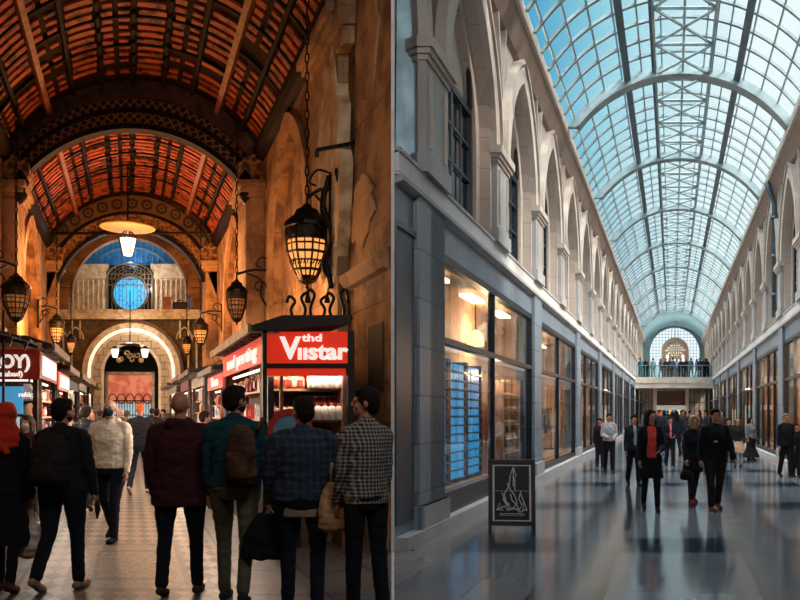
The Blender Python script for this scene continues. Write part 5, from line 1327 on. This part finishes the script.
# second left shop: clothes rails
def garment(c):
    g_ = MB(); g_.loft([(0, 0, 0, .07, .24), (0, 0, .3, .06, .20), (0, 0, .62, .055, .22), (0, 0, .72, .03, .12)], 12)
    h_ = MB(); h_.tube([(0, -.16, .66), (0, 0, .76), (0, .16, .66)], .01, 5)
    o = g_.build('garment', gm(c), None, True, local=True); h_.build('hanger', frame_m, o, local=True); return o
Gs = [garment(c) for c in ((60, 52, 50), (176, 140, 110), (90, 40, 36), (40, 46, 62), (200, 190, 178))]
gn = ['charcoal', 'sand coloured', 'dark red', 'navy', 'off white']
for Gg in Gs: tag(Gg, 'x', 'garment')
for nm, (a, b), sg, uf in (('second left shop', bays_L[1], -1, UL), ('third left shop', bays_L[2], -1, UL), ('first visible right shop', bays_R[2], 1, UR), ('next right shop', bays_R[3], 1, UR)):
    for dlt, hz in ((.7, 1.75), (1.6, 2.05)):
        S = uf+sg*dlt; x, y, z = skR(S, (a+b)/2, .42)
        r_ = empty('clothes_rail', (x, y, z), '%s clothes rail inside the %s' % ('front' if dlt < 1 else 'back', nm), 'clothes rail')
        for dd in (a+.7, b-.7): q = MB(skR); q.tube([(S, dd, .42), (S, dd, hz)], .02, 6); q.tube([(S-.25, dd, .44), (S+.25, dd, .44)], .02, 6); q.build('upright', frame_m, r_)
        q = MB(skR); q.tube([(S, a+.6, hz), (S, b-.6, hz)], .018, 6); q.build('rail', frame_m, r_)
        dd = a+.9; k = 0
        while dd < b-.8:
            i_ = (int(dd*2.1)+k//3) % 5; putR(Gs[i_], S, dd, hz-.76, '%s garment on the %s rail of the %s' % (gn[i_], 'front' if dlt < 1 else 'back', nm), 'garments on the %s rail, %s' % ('front' if dlt < 1 else 'back', nm), PI/2*0+rnd.uniform(-.15, .15)-.33, 1)
            dd += .32; k += 1
# table in far shops as warm cabinets
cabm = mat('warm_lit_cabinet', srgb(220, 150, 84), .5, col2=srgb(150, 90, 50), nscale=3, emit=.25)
for nm, (a, b), sg, uf in (('fourth left shop', bays_L[3], -1, UL), ('fifth left shop', bays_L[4], -1, UL), ('right shop nearest the bridge', bays_R[5], 1, UR), ('right shop half way down', bays_R[4], 1, UR), ('second right shop', bays_R[1], 1, UR)):
    S0, S1 = sorted((uf+sg*2.0, uf+sg*2.4)); rack(S0, S1, a+.5, b-.5, .42, 2.4, 5, cabm, 'warm lit back wall cabinet of the '+nm, 'cabinet', 'display_cabinet')
# drain pipe on the right wall
q = MB(skR); dpz = 27.0
q.tube([(UR-.42, dpz, 9.4), (UR-.3, dpz, 9.1), (UR-.14, dpz, 8.7), (UR-.14, dpz, 4.85)], .09, 8)
for zz in (8.2, 6.9, 5.6): q.tube([(UR-.14, dpz, zz-.06), (UR-.14, dpz, zz+.06)], .12, 8)
tag(q.build('drain_pipe', steel_dk, smooth=True), 'grey drain pipe running down the right arcade wall from the cornice', 'pipe')
# ---- A-board
bx, by = (512-400)*10.6/800, 10.6
ab = empty('sandwich_board', (bx, by, 0), 'black chalkboard sandwich board with a white drawing, standing on the marble floor', 'sandwich board', rz=math.radians(-6))
def local(mb, name, m_, p, **k): return mb.build(name, m_, p, local=True, **k)
wood_b = mat('dark_board_wood', srgb(52, 38, 36), .5, bump=.2)
H_ = 1.0
M1 = Matrix.Rotation(math.radians(-9), 4, 'X'); M2 = Matrix.Translation((0, .32, 0)) @ Matrix.Rotation(math.radians(9), 4, 'X')
def T_(M): return lambda a, b, c: tuple(M @ Vector((a, b, c)))
for nm, MM in (('front_panel', M1), ('rear_panel', M2)):
    q = MB(T_(MM)); q.box(-.27, .27, -.012, .012, .16, .98); fp = local(q, nm, mat('chalkboard_'+nm, srgb(20, 20, 26), .5), ab)
    q = MB(T_(MM)); q.box(-.31, -.27, -.02, .02, 0.0, 1.02); q.box(.27, .31, -.02, .02, 0.0, 1.02); q.box(-.31, .31, -.02, .02, .98, 1.02); q.box(-.31, .31, -.02, .02, .14, .18); local(q, 'frame', wood_b, fp)
    if nm == 'front_panel':
        q = MB(T_(MM)); q.box(-.255, -.23, -.016, -.012, .2, .95); q.box(.23, .255, -.016, -.012, .2, .95); q.box(-.25, .25, -.016, -.012, .935, .95); q.box(-.25, .25, -.016, -.012, .2, .215); q.box(-.25, .25, -.015, -.012, .60, .604); local(q, 'chalk_border', mat('chalk_grey', srgb(226, 226, 226), .8), fp)
        q = MB(T_(MM)); ck = lambda pts, r=.008: q.tube([(a, -.016, b) for a, b in pts], r, 5)
        ck([(.02, .92), (-.03, .78), (.06, .80), (.02, .92)]); ck([(.02, .92), (.02, .66)]); ck([(.04, .78), (.04, .60)]); ck([(-.02, .8), (-.04, .66), (-.10, .56), (-.07, .44), (0, .36), (.07, .44), (.04, .54), (-.02, .62), (-.06, .7)])
        ck([(-.02, .56), (.0, .48), (.06, .42), (.1, .34)]); ck([(-.2, .34), (-.16, .44), (-.12, .34), (-.2, .36)]); ck([(-.12, .5), (-.04, .36), (.1, .36), (.16, .46), (.14, .34), (.2, .34), (.12, .56)]); ck([(-.17, .36), (-.1, .4), (-.05, .34), (.03, .38), (.1, .32), (.19, .36)])
        ck([(-.13, .58), (-.09, .46), (-.03, .42)]); ck([(.12, .6), (.09, .5), (.13, .42)]); ck([(-.16, .3), (.16, .3)], .004)
        for k in range(14): ck([(-.16+k*.024, .27), (-.15+k*.024, .29)], .004)
        local(q, 'chalk_drawing', bpy.data.materials['chalk_grey'], fp)

w = MB(skR)
for k in range(9):
    uu = UL+.2+k*.3 if k < 5 else UR-.2-(k-5)*.5
    w.box(uu-.04, uu+.04, 84.8, 84.9, 0, 4.35)
w.box(UL, -1.6, 84.8, 84.9, 2.6, 2.7); w.box(1.5, UR, 84.8, 84.9, 2.6, 2.7)
tag(w.build('trim_32', steel_dk), kind='structure')
# ================================================================== PEOPLE
def at(px, foot_py, d=None):
    """ground point seen at that pixel (horizon 412, eye 1.65 m, 800 px focal length)"""
    if d is None: d = 800*HN/(foot_py-412)
    return (px-400)*d/800, d
plaid_navy = check_cloth('navy_plaid', srgb(14, 26, 44), srgb(34, 52, 74), 16, .35)
plaid_bw = check_cloth('black_white_check', srgb(20, 24, 28), srgb(140, 134, 124), 34, .42)
NV = .010
# --- bazaar
x, y = at(7, 590, 7.35)
P1, q1 = person(x, y, 1.70, 4, 'person in a red headscarf and long dark coat seen from behind at the left edge', top=(16, 16, 20), bot=(18, 18, 22), shoe=(60, 36, 30), hem=.42, coat=True, style='scarf', hair=(196, 52, 30), legs=(6, 2, -8, 6), arms=((0, 8, 8), (4, 7, 10)), vox=NV, female=True)
x, y = at(63, 588, 7.45)
P2, q2 = person(x, y, 1.74, -8, 'dark haired person in black with a backpack, walking away at the left', top=(30, 29, 30), bot=(20, 26, 36), shoe=(150, 120, 96), legs=(-6, 22, 6, 3), arms=((8, 6, 12), (6, 8, 14)), hem=.90, vox=NV, girth=1.25, turn=20, beard=True)
x, y = at(110, 537, 10.3)
P3, q3 = person(x, y, 1.80, 176, 'bald masked person in a cream zip jacket walking towards the camera', top=(232, 220, 198), bot=(24, 30, 42), shoe=(22, 22, 26), legs=(16, 10, -12, 20), arms=((4, 8, 12), (2, 10, 30, 10)), hem=.90, style='bald', mask=(30, 58, 76), vox=NV, girth=1.25, hood=True, sk=skin_light)
x, y = at(140, 493, 16.2)
person(x, y, 1.80, 5, 'person in an orange knit hat and black jacket walking away in mid aisle', top=(24, 24, 28), bot=(20, 24, 32), shoe=(150, 130, 120), girth=1.25, legs=(-14, 22, 12, 6), style='beanie', hair=(196, 92, 46), vox=.014, hem=.9)
x, y = at(180, 592, 7.2)
P5, q5 = person(x, y, 1.80, 0, 'bald person in a maroon hooded jacket walking away in the centre of the aisle', top=(58, 24, 32), bot=(18, 24, 36), shoe=(60, 36, 26), legs=(-5, 6, 9, 4), arms=((-2, 9, 12, 8), (2, 8, 8)), hem=.76, style='bald', vox=NV, girth=1.32, hood=True)
x, y = at(235, 604, 6.95)
P6, q6 = person(x, y, 1.83, -4, 'bearded person in a teal sweater and olive trousers with a sling bag', top=(16, 56, 68), bot=(84, 82, 68), shoe=(30, 40, 46), legs=(8, 4, -6, 10), arms=((2, 7, 8), (10, 8, 30)), hem=.93, vox=NV, girth=1.2, beard=True, turn=35)
x, y = at(303, 612, 6.65)
P7, q7 = person(x, y, 1.73, 0, 'person in a navy plaid shirt with a black shoulder bag, head turned left', top=(20, 34, 56), bot=(18, 26, 38), legs=(4, 4, -4, 8), arms=((4, 12, 18), (2, 8, 12)), hem=.90, vox=NV, girth=1.38, topmat=plaid_navy, turn=-40)
x, y = at(366, 640, 6.3)
P8, q8 = person(x, y, 1.80, 24, 'person in a black and white checked shirt, face in profile, rightmost in the bazaar', top=(20, 34, 56), bot=(16, 18, 24), legs=(4, 4, -4, 8), arms=((8, 5, 14), (4, 3, 14)), hem=.88, vox=NV, girth=.98, topmat=plaid_bw, turn=-66)
x, y = at(27, 500, 11.0)
person(x, y, 1.58, 170, 'person with long brown hair and pale face mask, behind the red headscarf', top=(60, 32, 28), hair='brown', style='long', mask=(190, 186, 180), vox=.013, female=True, sk=skin_light)
x, y = at(86, 470, 13.4)
person(x, y, 1.72, 10, 'dark haired person half hidden left of the cream jacket', top=(26, 30, 36), vox=.014, legs=(8, 4, -8, 10))
x, y = at(82, 470, 17)
person(x, y, 1.66, 20, 'smaller person in black further down the left kiosks', top=(20, 22, 28), vox=.016)
# distant walkers
far = [(120, 22, 1.72, 180, (90, 60, 50), 'bald', 'black', 'bald person in brown far down the aisle behind the cream jacket'), (127, 24, 1.66, 0, (120, 60, 46), 'short', 'brown', 'person in a rusty top far down the aisle left of the orange hat'),
       (157, 22, 1.70, 0, (26, 26, 32), 'short', 'black', 'person in black just right of the orange knit hat'), (163, 26, 1.70, 180, (50, 46, 50), 'short', 'black', 'person in dark grey near the last right kiosk'),
       (100, 25, 1.68, 0, (40, 36, 40), 'short', 'black', 'person in charcoal near the last left kiosk'), (152, 28, 1.74, 10, (30, 34, 44), 'short', 'black', 'person in navy before the barred gate'),
       (93, 20, 1.66, 180, (70, 50, 44), 'long', 'brown', 'person with long brown hair at the third left kiosk'), (205, 14.2, 1.62, -60, (44, 36, 40), 'short', 'black', 'person in dark purple looking at the corner kiosk shelves')]
for px, d, h, yaw, c, sty, hr, lab in far:
    person((px-400)*d/800, d, h, yaw, lab, top=c, style=sty, hair=hr, vox=.018, legs=(10, 6, -8, 12), detail=False)
# carried things
bagm = mat('white_plastic_bag', srgb(196, 182, 170), .35, col2=srgb(160, 146, 136), nscale=8, bump=.4)
w = q1['wR']; o = (w.x-.03, w.y, w.z-.50)
soft_bag('shopping_bag', [(w.x-.03, w.y, w.z-.50, .05, .04), (w.x-.03, w.y, w.z-.47, .11, .08), (w.x-.03, w.y, w.z-.36, .15, .11), (w.x-.02, w.y, w.z-.22, .115, .085), (w.x-.01, w.y, w.z-.10, .05, .04), (w.x, w.y, w.z-.02, .02, .02)], bagm,
         'pale plastic carrier bag hanging beside the dark coat of the red headscarf person', 'bag', straps=([(w.x-.03, w.y, w.z-.05), (w.x, w.y-.02, w.z+.01), (w.x+.03, w.y, w.z-.05)],), origin=o)
def backpack(q, col, label, W=.17, H0=1.02, H1=1.46, D=.11, dx=0, col2=None):
    M = q['M']; s = q['s']; m_ = cl('pack_%d' % len(bpy.data.materials), col, col2)
    o = M @ Vector((dx*s, -.2*s, H0*s))
    root = empty('backpack', o, label, 'backpack'); root.rotation_euler = M.to_euler()
    B = MB(); zz = (H1-H0)*s
    B.loft([(0, 0, 0, W*.8*s, D*.7*s), (0, -.01, .05, W*s, D*s), (0, -.01, zz*.5, W*s, D*1.1*s), (0, 0, zz*.85, W*.85*s, D*.85*s), (0, .01, zz, W*.45*s, D*.4*s)], 20, e=3)
    b = fuse(B, 'pack_body', m_, root, .012, 3, .012)
    p_ = MB(); p_.loft([(0, -.10*s, .05, W*.7*s, .05*s), (0, -.11*s, zz*.25, W*.72*s, .055*s), (0, -.10*s, zz*.48, W*.6*s, .04*s)], 16, e=3); fuse(p_, 'front_pocket', m_, root, .012, 2, .004)
    for sd in (-1, 1):
        t = MB(); X0 = sd*.11*s
        t.tube([(X0, .08*s, zz*.92), (X0*1.15, .17*s, zz*1.10), (X0*1.15, .29*s, zz*1.02), (X0*1.2, .33*s, zz*.7), (X0*1.45, .26*s, zz*.3), (X0*1.2, .06*s, zz*.12)], .017, 6); t.build('strap', m_, root, True, local=True)
    return root
backpack(q2, (34, 33, 33), 'black backpack on the back of the dark haired walker at the left', W=.18, H0=.98, H1=1.46, D=.12)
backpack(q6, (86, 56, 34), 'brown and black sling bag on the back of the teal sweater', W=.12, H0=1.0, H1=1.47, D=.08, dx=.11, col2=(30, 26, 26))
w = q7['wL']; 
soft_bag('shoulder_bag', [(w.x-.06, w.y, w.z-.42, .17, .05), (w.x-.06, w.y, w.z-.40, .19, .07), (w.x-.05, w.y, w.z-.22, .17, .08), (w.x-.02, w.y, w.z-.06, .11, .05), (w.x-.01, w.y, w.z-.03, .08, .03)], cl('black_bag', (16, 18, 24)),
         'large black bag hanging beside the left hip of the navy plaid shirt', 'bag', straps=([(w.x-.08, w.y, w.z-.06), (w.x-.02, w.y-.02, w.z+.02), (w.x+.05, w.y, w.z-.06)],), origin=(w.x-.06, w.y, w.z-.42))
S = q7['M'] @ (Vector((.30, -.20, .80))*q7['s']); w = S
tote = cl('cream_tote', (176, 146, 108), (150, 120, 86))
sh_ = q7['M'] @ (Vector((.235, -.02, 1.46))*q7['s'])
soft_bag('tote_bag', [(w.x, w.y, w.z-.10, .09, .06), (w.x, w.y, w.z-.07, .145, .09), (w.x, w.y, w.z+.08, .15, .095), (w.x-.01, w.y, w.z+.22, .11, .06), (w.x-.01, w.y, w.z+.29, .06, .03)], tote,
         'beige canvas tote hanging between the navy plaid shirt and the checked shirt', 'bag', straps=([(w.x-.05, w.y, w.z+.26), (w.x-.04, w.y-.05, w.z+.45), (sh_.x+.02, sh_.y-.05, sh_.z-.25), (sh_.x-.01, sh_.y, sh_.z+.02)], [(w.x+.04, w.y, w.z+.26), (w.x+.02, w.y+.05, w.z+.45), (sh_.x+.03, sh_.y+.06, sh_.z-.25), (sh_.x, sh_.y, sh_.z+.02)]), origin=(w.x, w.y, w.z-.10))
# pale shirt tail under the navy plaid shirt
T2 = MB(); s7 = q7['s']; T2.loft([(0, 0, .80*s7, .205*s7, .155*s7), (0, 0, .86*s7, .208*s7, .158*s7), (0, 0, .93*s7, .20*s7, .15*s7)], 20); fuse(T2, 'shirt_tail', K_((140, 126, 104)), P7, .012, 2, .004)
# cloth in the walker's right hand
w = q2['wR']; T3 = MB(); T3.tube([(w.x, w.y, w.z+.02), (w.x+.015, w.y-.01, w.z-.08), (w.x+.005, w.y, w.z-.17)], [.02, .03, .008], 8); o = T3.build('glove', K_((40, 34, 32)), smooth=True); tag(o, 'dark glove dangling from the right hand of the backpack carrier', 'glove')
# --- arcade
def R(px, fy, hy, yaw, lab, **k):
    d = 800*HN/(fy-412); h = (fy-hy)*d/800
    return person((px-400)*d/800, d, h, yaw, lab, **k)
R(609, 473, 415, 176, 'person in a pale grey shirt with bare forearms walking along the left shopfronts', top=(168, 168, 166), bot=(28, 32, 42), legs=(8, 4, -6, 8), arms=((12, 8, 50, 30), (10, 8, 60, 30)), vox=.014, hem=.93)
R(600, 467, 419, 150, 'person in black half hidden behind the pale grey shirt', top=(22, 22, 28), vox=.018)
R(634, 485, 416, 178, 'dark haired person in a navy jacket left of the red top', top=(28, 34, 48), bot=(22, 26, 36), legs=(8, 4, -10, 14), vox=.013, hem=.86, inner=(150, 156, 160))
PR, qr = R(651, 511, 412, 170, 'person in a bright red top and open long black coat striding towards the camera', top=(20, 22, 28), bot=(22, 24, 32), shoe=(50, 26, 24), legs=(10, 6, -10, 12), arms=((14, 10, 55, 28), (4, 10, 20)), hem=.56, coat=True, style='bob', hair='black', inner=None, vox=.011, female=True, turn=-25)
sR = qr['s']; IN = MB(); IN.loft([(0, .055*sR, .95*sR, .10*sR, .115*sR), (0, .06*sR, 1.15*sR, .095*sR, .11*sR), (0, .06*sR, 1.30*sR, .10*sR, .115*sR), (0, .05*sR, 1.42*sR, .09*sR, .08*sR), (0, .03*sR, 1.50*sR, .07*sR, .07*sR)], 18)
fuse(IN, 'red_top', mat('coral_red_cloth', srgb(226, 66, 52), .85, bump=.2, emit=0), PR, .011, 2, .006)
R(670, 466, 418, 175, 'person in black holding something pink, just right of the red top', top=(24, 24, 30), vox=.014, legs=(8, 4, -8, 10), arms=((10, 8, 60, 30), (10, 8, 60, 30)), inner=(206, 110, 108))
PF, qf = R(693, 503, 418, 185, 'person in a fur trimmed hood and black coat beside the black jacket', top=(26, 28, 34), bot=(46, 44, 48), shoe=(120, 60, 56), legs=(-8, 10, 10, 4), hem=.62, coat=True, style='furhood', hair=(176, 150, 122), vox=.012, female=True, arms=((4, 8, 12), (8, 10, 12)), sk=skin_light)
PG, qg = R(715, 510, 411, 182, 'broad person in a black jacket with a small white chest print walking forward', top=(20, 22, 28), bot=(40, 34, 36), shoe=(90, 60, 44), legs=(-6, 8, 9, 4), arms=((10, 14, 12), (-4, 12, 10)), hem=.86, vox=.011, girth=1.15)
sG = qg['s']; PT = MB(); PT.ell((.04*sG, .142*sG, 1.22*sG), (.05*sG, .012*sG, .035*sG), 12, 6); PT.build('chest_print', K_((150, 156, 164)), PG, True, local=True)
R(738, 467, 418, 150, 'person in a dark top with a beige skirt near the right shopfronts', top=(34, 30, 34), bot=(120, 130, 140), hair='brown', style='long', skirt=dict(c=(196, 172, 146), z=.5, r=.2), vox=.014, female=True)
R(751, 460, 418, 200, 'person in a white top and long black skirt by the right shopfronts', top=(110, 114, 120), hair='black', style='long', skirt=dict(c=(18, 18, 24), z=.10, r=.38), girth=1.2, vox=.014, female=True)
R(786, 477, 415, 178, 'person in black walking at the right edge past the shop glass', top=(22, 24, 30), bot=(26, 26, 32), legs=(6, 4, -8, 10), vox=.013, hem=.84, hair='grey')
R(796, 477, 424, 178, 'person cut by the right edge behind the one in black', top=(30, 26, 34), vox=.018)
R(729, 462, 419, 170, 'person in dark brown left of the beige skirt', top=(40, 30, 30), vox=.018)
w = qf['wR']; soft_bag('handbag', [(w.x, w.y, w.z-.30, .07, .05), (w.x, w.y, w.z-.28, .11, .06), (w.x, w.y, w.z-.17, .10, .06), (w.x, w.y, w.z-.12, .06, .03)], cl('dark_handbag', (30, 26, 30)), 'small black handbag hanging from the hand of the fur hooded person', 'bag', straps=([(w.x-.05, w.y, w.z-.14), (w.x, w.y, w.z+.02), (w.x+.05, w.y, w.z-.14)],), origin=(w.x, w.y, w.z-.30))
crowd = [(660, 34, 1.7, (40, 36, 44)), (676, 30, 1.66, (30, 40, 56)), (683, 38, 1.72, (60, 50, 50)), (664, 44, 1.7, (50, 60, 70)), (690, 46, 1.7, (90, 80, 76)), (672, 52, 1.68, (60, 40, 44)), (681, 55, 1.74, (34, 50, 60)), (699, 40, 1.7, (28, 28, 34)), (655, 50, 1.68, (70, 66, 70)), (686, 62, 1.7, (110, 80, 70)), (668, 64, 1.7, (36, 46, 60)), (645, 42, 1.66, (80, 90, 96)), (706, 36, 1.62, (36, 36, 44)), (722, 34, 1.7, (60, 40, 44)), (716, 42, 1.66, (60, 34, 36))]
cn = ['plum grey', 'slate blue', 'dusty brown', 'steel grey', 'taupe', 'wine', 'petrol', 'black', 'ash grey', 'terracotta', 'navy', 'pale blue grey', 'ink blue', 'burgundy', 'oxblood']
base = []
for i, (px, d, h, c) in enumerate(crowd):
    lab = 'person in %s in the distant arcade crowd, %s' % (cn[i], 'right side' if px > 690 else ('left side' if px < 665 else 'middle'))
    X, Y = (px-400)*d/800, d
    if i < 4:
        r_, q_ = person(X, Y, h, (180, 0, 170, 10)[i], lab, group=None, top=c, vox=.022, detail=False, style=('short', 'long', 'short', 'bob')[i], legs=(10, 6, -8, 12)); base.append(r_)
    else:
        o = clone(base[i % 4], (X, Y, 0), lab, rz=math.radians((i*67) % 360))
        for ch in o.children:
            if ch.name.startswith('jacket'):
                ch.material_slots[0].link = 'OBJECT'; ch.material_slots[0].material = K_(c)
bp = [(640.5, (30, 110, 120)), (646, (24, 24, 30)), (653, (110, 150, 150)), (661, (70, 60, 66)), (666, (30, 32, 46)), (669.5, (26, 30, 44)), (673, (60, 70, 90)), (677, (150, 150, 160)), (681, (22, 24, 36)), (686, (28, 28, 40)), (691, (70, 100, 110)), (697, (90, 120, 126)), (702, (60, 64, 76)), (704.5, (26, 28, 40)), (706, (30, 34, 50)), (707.5, (24, 26, 36)), (699.5, (36, 40, 52))]
bnm = ['teal', 'black, standing alone', 'sea green', 'mauve', 'dark indigo', 'midnight blue', 'denim blue', 'silver', 'near black', 'ink', 'blue green', 'pale teal', 'slate', 'charcoal', 'dark blue', 'soot black', 'storm grey']
for i, (px, c) in enumerate(bp):
    d = 71.3+(i*37 % 10)*.08
    o = clone(base[(i*3) % 4], ((px-400)*d/800, d, 4.72), 'person in %s at the bridge balustrade, number counted out by the clothes from the left' % bnm[i] if False else 'person in %s standing behind the glass balustrade of the bridge' % bnm[i], group='people on the bridge', rz=math.radians((180, 170, 0, 200)[i % 4]))
    for ch in o.children:
        if ch.name.startswith('jacket') or ch.name.startswith('trousers'):
            ch.material_slots[0].link = 'OBJECT'; ch.material_slots[0].material = K_(c)
# ================================================================== CAMERA, SKY, LIGHT
cam = bpy.data.cameras.new('camera'); co = bpy.data.objects.new('camera', cam); C.objects.link(co)
co.location = (0, 0, HN); co.rotation_euler = (PI/2, 0, 0); cam.sensor_width = 36; cam.lens = 36.0; cam.shift_y = .14; cam.clip_end = 500; cam.clip_start = .05
sc_ = bpy.context.scene; sc_.camera = co
sc_.view_settings.view_transform = 'Standard'; sc_.view_settings.look = 'None'; sc_.view_settings.gamma = 1; sc_.view_settings.exposure = 0
wd = bpy.data.worlds.new('sky'); sc_.world = wd; wd.use_nodes = True; N = wd.node_tree.nodes; K = wd.node_tree.links
bg = N['Background']; tc = N.new('ShaderNodeTexCoord'); sp = N.new('ShaderNodeSeparateXYZ'); K.new(tc.outputs['Generated'], sp.inputs[0])
nz = N.new('ShaderNodeTexNoise'); nz.inputs['Scale'].default_value = 2.2; nz.inputs['Detail'].default_value = 7; K.new(tc.outputs['Generated'], nz.inputs['Vector'])
m1 = N.new('ShaderNodeMath'); m1.operation = 'MULTIPLY_ADD'; m1.inputs[1].default_value = 3.0; m1.inputs[2].default_value = -.72; K.new(sp.outputs['X'], m1.inputs[0])
m2 = N.new('ShaderNodeMath'); m2.operation = 'MULTIPLY_ADD'; m2.inputs[1].default_value = 1.0; K.new(nz.outputs['Fac'], m2.inputs[0]); K.new(m1.outputs[0], m2.inputs[2])
rp_ = N.new('ShaderNodeValToRGB'); e = rp_.color_ramp.elements
e[0].position = .22; e[0].color = srgb(70, 158, 192); e[1].position = .95; e[1].color = srgb(236, 244, 244)
el = e.new(.5); el.color = srgb(150, 205, 218)
K.new(m2.outputs[0], rp_.inputs['Fac']); mz = N.new('ShaderNodeMapRange'); mz.inputs['From Min'].default_value = .50; mz.inputs['From Max'].default_value = .66; K.new(sp.outputs['Z'], mz.inputs['Value'])
mc = N.new('ShaderNodeMix'); mc.data_type = 'RGBA'; K.new(mz.outputs['Result'], mc.inputs['Factor']); K.new(rp_.outputs['Color'], mc.inputs['A']); mc.inputs['B'].default_value = (.86, .93, 1.0, 1)
hz = N.new('ShaderNodeMapRange'); hz.inputs['From Min'].default_value = .20; hz.inputs['From Max'].default_value = .11; K.new(sp.outputs['Z'], hz.inputs['Value'])
hc_ = N.new('ShaderNodeMix'); hc_.data_type = 'RGBA'; K.new(hz.outputs['Result'], hc_.inputs['Factor']); K.new(mc.outputs['Result'], hc_.inputs['A']); hc_.inputs['B'].default_value = (.86, .93, .95, 1)
K.new(hc_.outputs['Result'], bg.inputs['Color'])
mr_ = N.new('ShaderNodeMapRange'); mr_.inputs['From Min'].default_value = .50; mr_.inputs['From Max'].default_value = .72; mr_.inputs['To Min'].default_value = 1.15; mr_.inputs['To Max'].default_value = 11
K.new(sp.outputs['Z'], mr_.inputs['Value']); K.new(mr_.outputs['Result'], bg.inputs['Strength'])      # sky boosted overhead, out of view, to light the arcade
def light(kind, loc, energy, col, size=.2, rot=None, name='light', **k):
    l = bpy.data.lights.new(name, kind); l.energy = energy; l.color = col
    if kind == 'AREA': l.size = size; l.shape = 'RECTANGLE'; l.size_y = k.get('sy', size)
    elif kind == 'SPOT': l.spot_size = math.radians(k.get('ang', 80)); l.spot_blend = .8; l.shadow_soft_size = size
    elif kind == 'SUN': l.angle = size
    else: l.shadow_soft_size = size
    o = bpy.data.objects.new(name, l); C.objects.link(o); o.location = loc
    if rot: o.rotation_euler = rot
    return o
def aim(o, tgt): o.rotation_euler = (Vector(tgt)-o.location).to_track_quat('-Z', 'Y').to_euler(); return o
sun = light('SUN', (0, 0, 30), 7.5, (1.0, .84, .70), .12, name='sun'); aim(sun, Vector((0, 0, 30))+Vector((-.62, .25, -.75)))
WARM = (1, .45, .15)
for i, (u_, d_, h_, en) in enumerate(((2.1, 12.0, 3.5, 70), (2.4, 15.6, 4.4, 90), (1.7, 20.8, 5.2, 260), (-2.0, 19.2, 3.9, 230), (-1.7, 22.0, 5.8, 220), (1.6, 25.4, 5.2, 260), (-1.8, 25.0, 4.6, 220), (0.1, 24.0, 5.9, 200), (0, 29.0, 5.4, 90))):
    light('POINT', skL(u_, d_, h_), en, WARM, .15, name='lantern_glow')
for u_, d_ in ((0, 32.0), ):
    light('POINT', skL(u_, 32.0, 7.0), 130, (.95, .92, .82), .15, name='upper_storey_fill')  # added fill that whitens the cream panels, no fitting there
light('POINT', skL(0, 33.3, 7.9), 45, (.6, .8, 1), .15, name='lunette_fill')  # added fill behind the arch to lift the blue lunette
light('POINT', skL(0, 30.9, 4.6), 50, (1, .86, .66), .15, name='gate_lamp')

# strip lamps under the kiosk roofs
for k_, (s_, ui, d0, d1, top, en) in enumerate(((1, 1.66, 9.75, 14, 2.6, 110), (1, 1.7, 14.4, 17.2, 2.38, 75), (1, 1.66, 17.8, 21.2, 2.5, 85), (1, 1.62, 21.8, 25.2, 2.55, 85), (1, 1.5, 25.8, 30.4, 2.5, 75), (-1, -1.34, 11.6, 14.4, 2.55, 80), (-1, -1.36, 14.9, 17.6, 2.42, 75), (-1, -1.45, 18.2, 22, 2.42, 80), (-1, -1.45, 22.6, 26.2, 2.5, 75), (-1, -1.4, 26.8, 30.4, 2.5, 70))):
    o = light('AREA', skL(ui-s_*.12, (d0+d1)/2, top-.40), en, (1, .84, .68), .10, name='kiosk_lamp', sy=(d1-d0)*.9); o.rotation_euler = (0, math.radians(s_*50), -math.atan(KL))
o = light('AREA', skL(2.1, 9.60, 2.10), 16, (1, .84, .70), .9, name='kiosk_front_lamp', sy=.06); o.rotation_euler = (math.radians(8), 0, 0)
# added fill lights, unseen above the fork, to brighten the nearest people
o = light('AREA', (-.6, 1.5, 6.5), 60, (1, .78, .58), 1.2, name='lobby_fill', sy=1.2); aim(o, (-1.8, 8.0, .8))
o = light('AREA', (1.6, 2.0, 7.5), 150, (.92, .95, 1.0), 1.5, name='lobby_fill', sy=1.5); aim(o, (3.5, 13.0, .5))

for i_, (a, b) in enumerate(bays_L[:6]):
    o = light('POINT', skR(UL-(.5 if i_ == 0 else 1.2), (a+b)/2+(1.5 if i_ == 0 else 0), 3.3), (85, 170, 180, 180, 180, 160)[i_], (1, .66, .38), .2, name='shop_lamp')
for i_, (a, b) in enumerate(bays_R[1:7]): light('POINT', skR(UR+1.3, (a+b)/2, 3.3), 240, (1, .66, .40), .2, name='shop_lamp')
o = light('AREA', skR(.2, 81, 4.9), 420, (.9, .97, 1), 3.5, rot=(math.pi, 0, 0), name='end_vault_fill', sy=6); o = light('AREA', skR(.2, 73, 4.9), 160, (.95, .97, 1), 4, rot=(math.pi, 0, 0), name='bridge_fill', sy=1.5)  # added uplights brightening the dark end vault and the bridge
light('POINT', skR(0, 78, 3.6), 260, (1, .8, .62), .3, name='underpass_fill')  # added fill so the crowd under the bridge shows

light('POINT', skL(-.3, 9.2, 3.5), 26, (1, .80, .60), .25, name='aisle_fill')  # added fill for the cream jacket, hangs from nothing

light('POINT', skR(UL-.1-.25, 16.2, 2.4), 26, (1, .7, .42), .1, name='shelf_fill')  # added fill to brighten the bread shelves
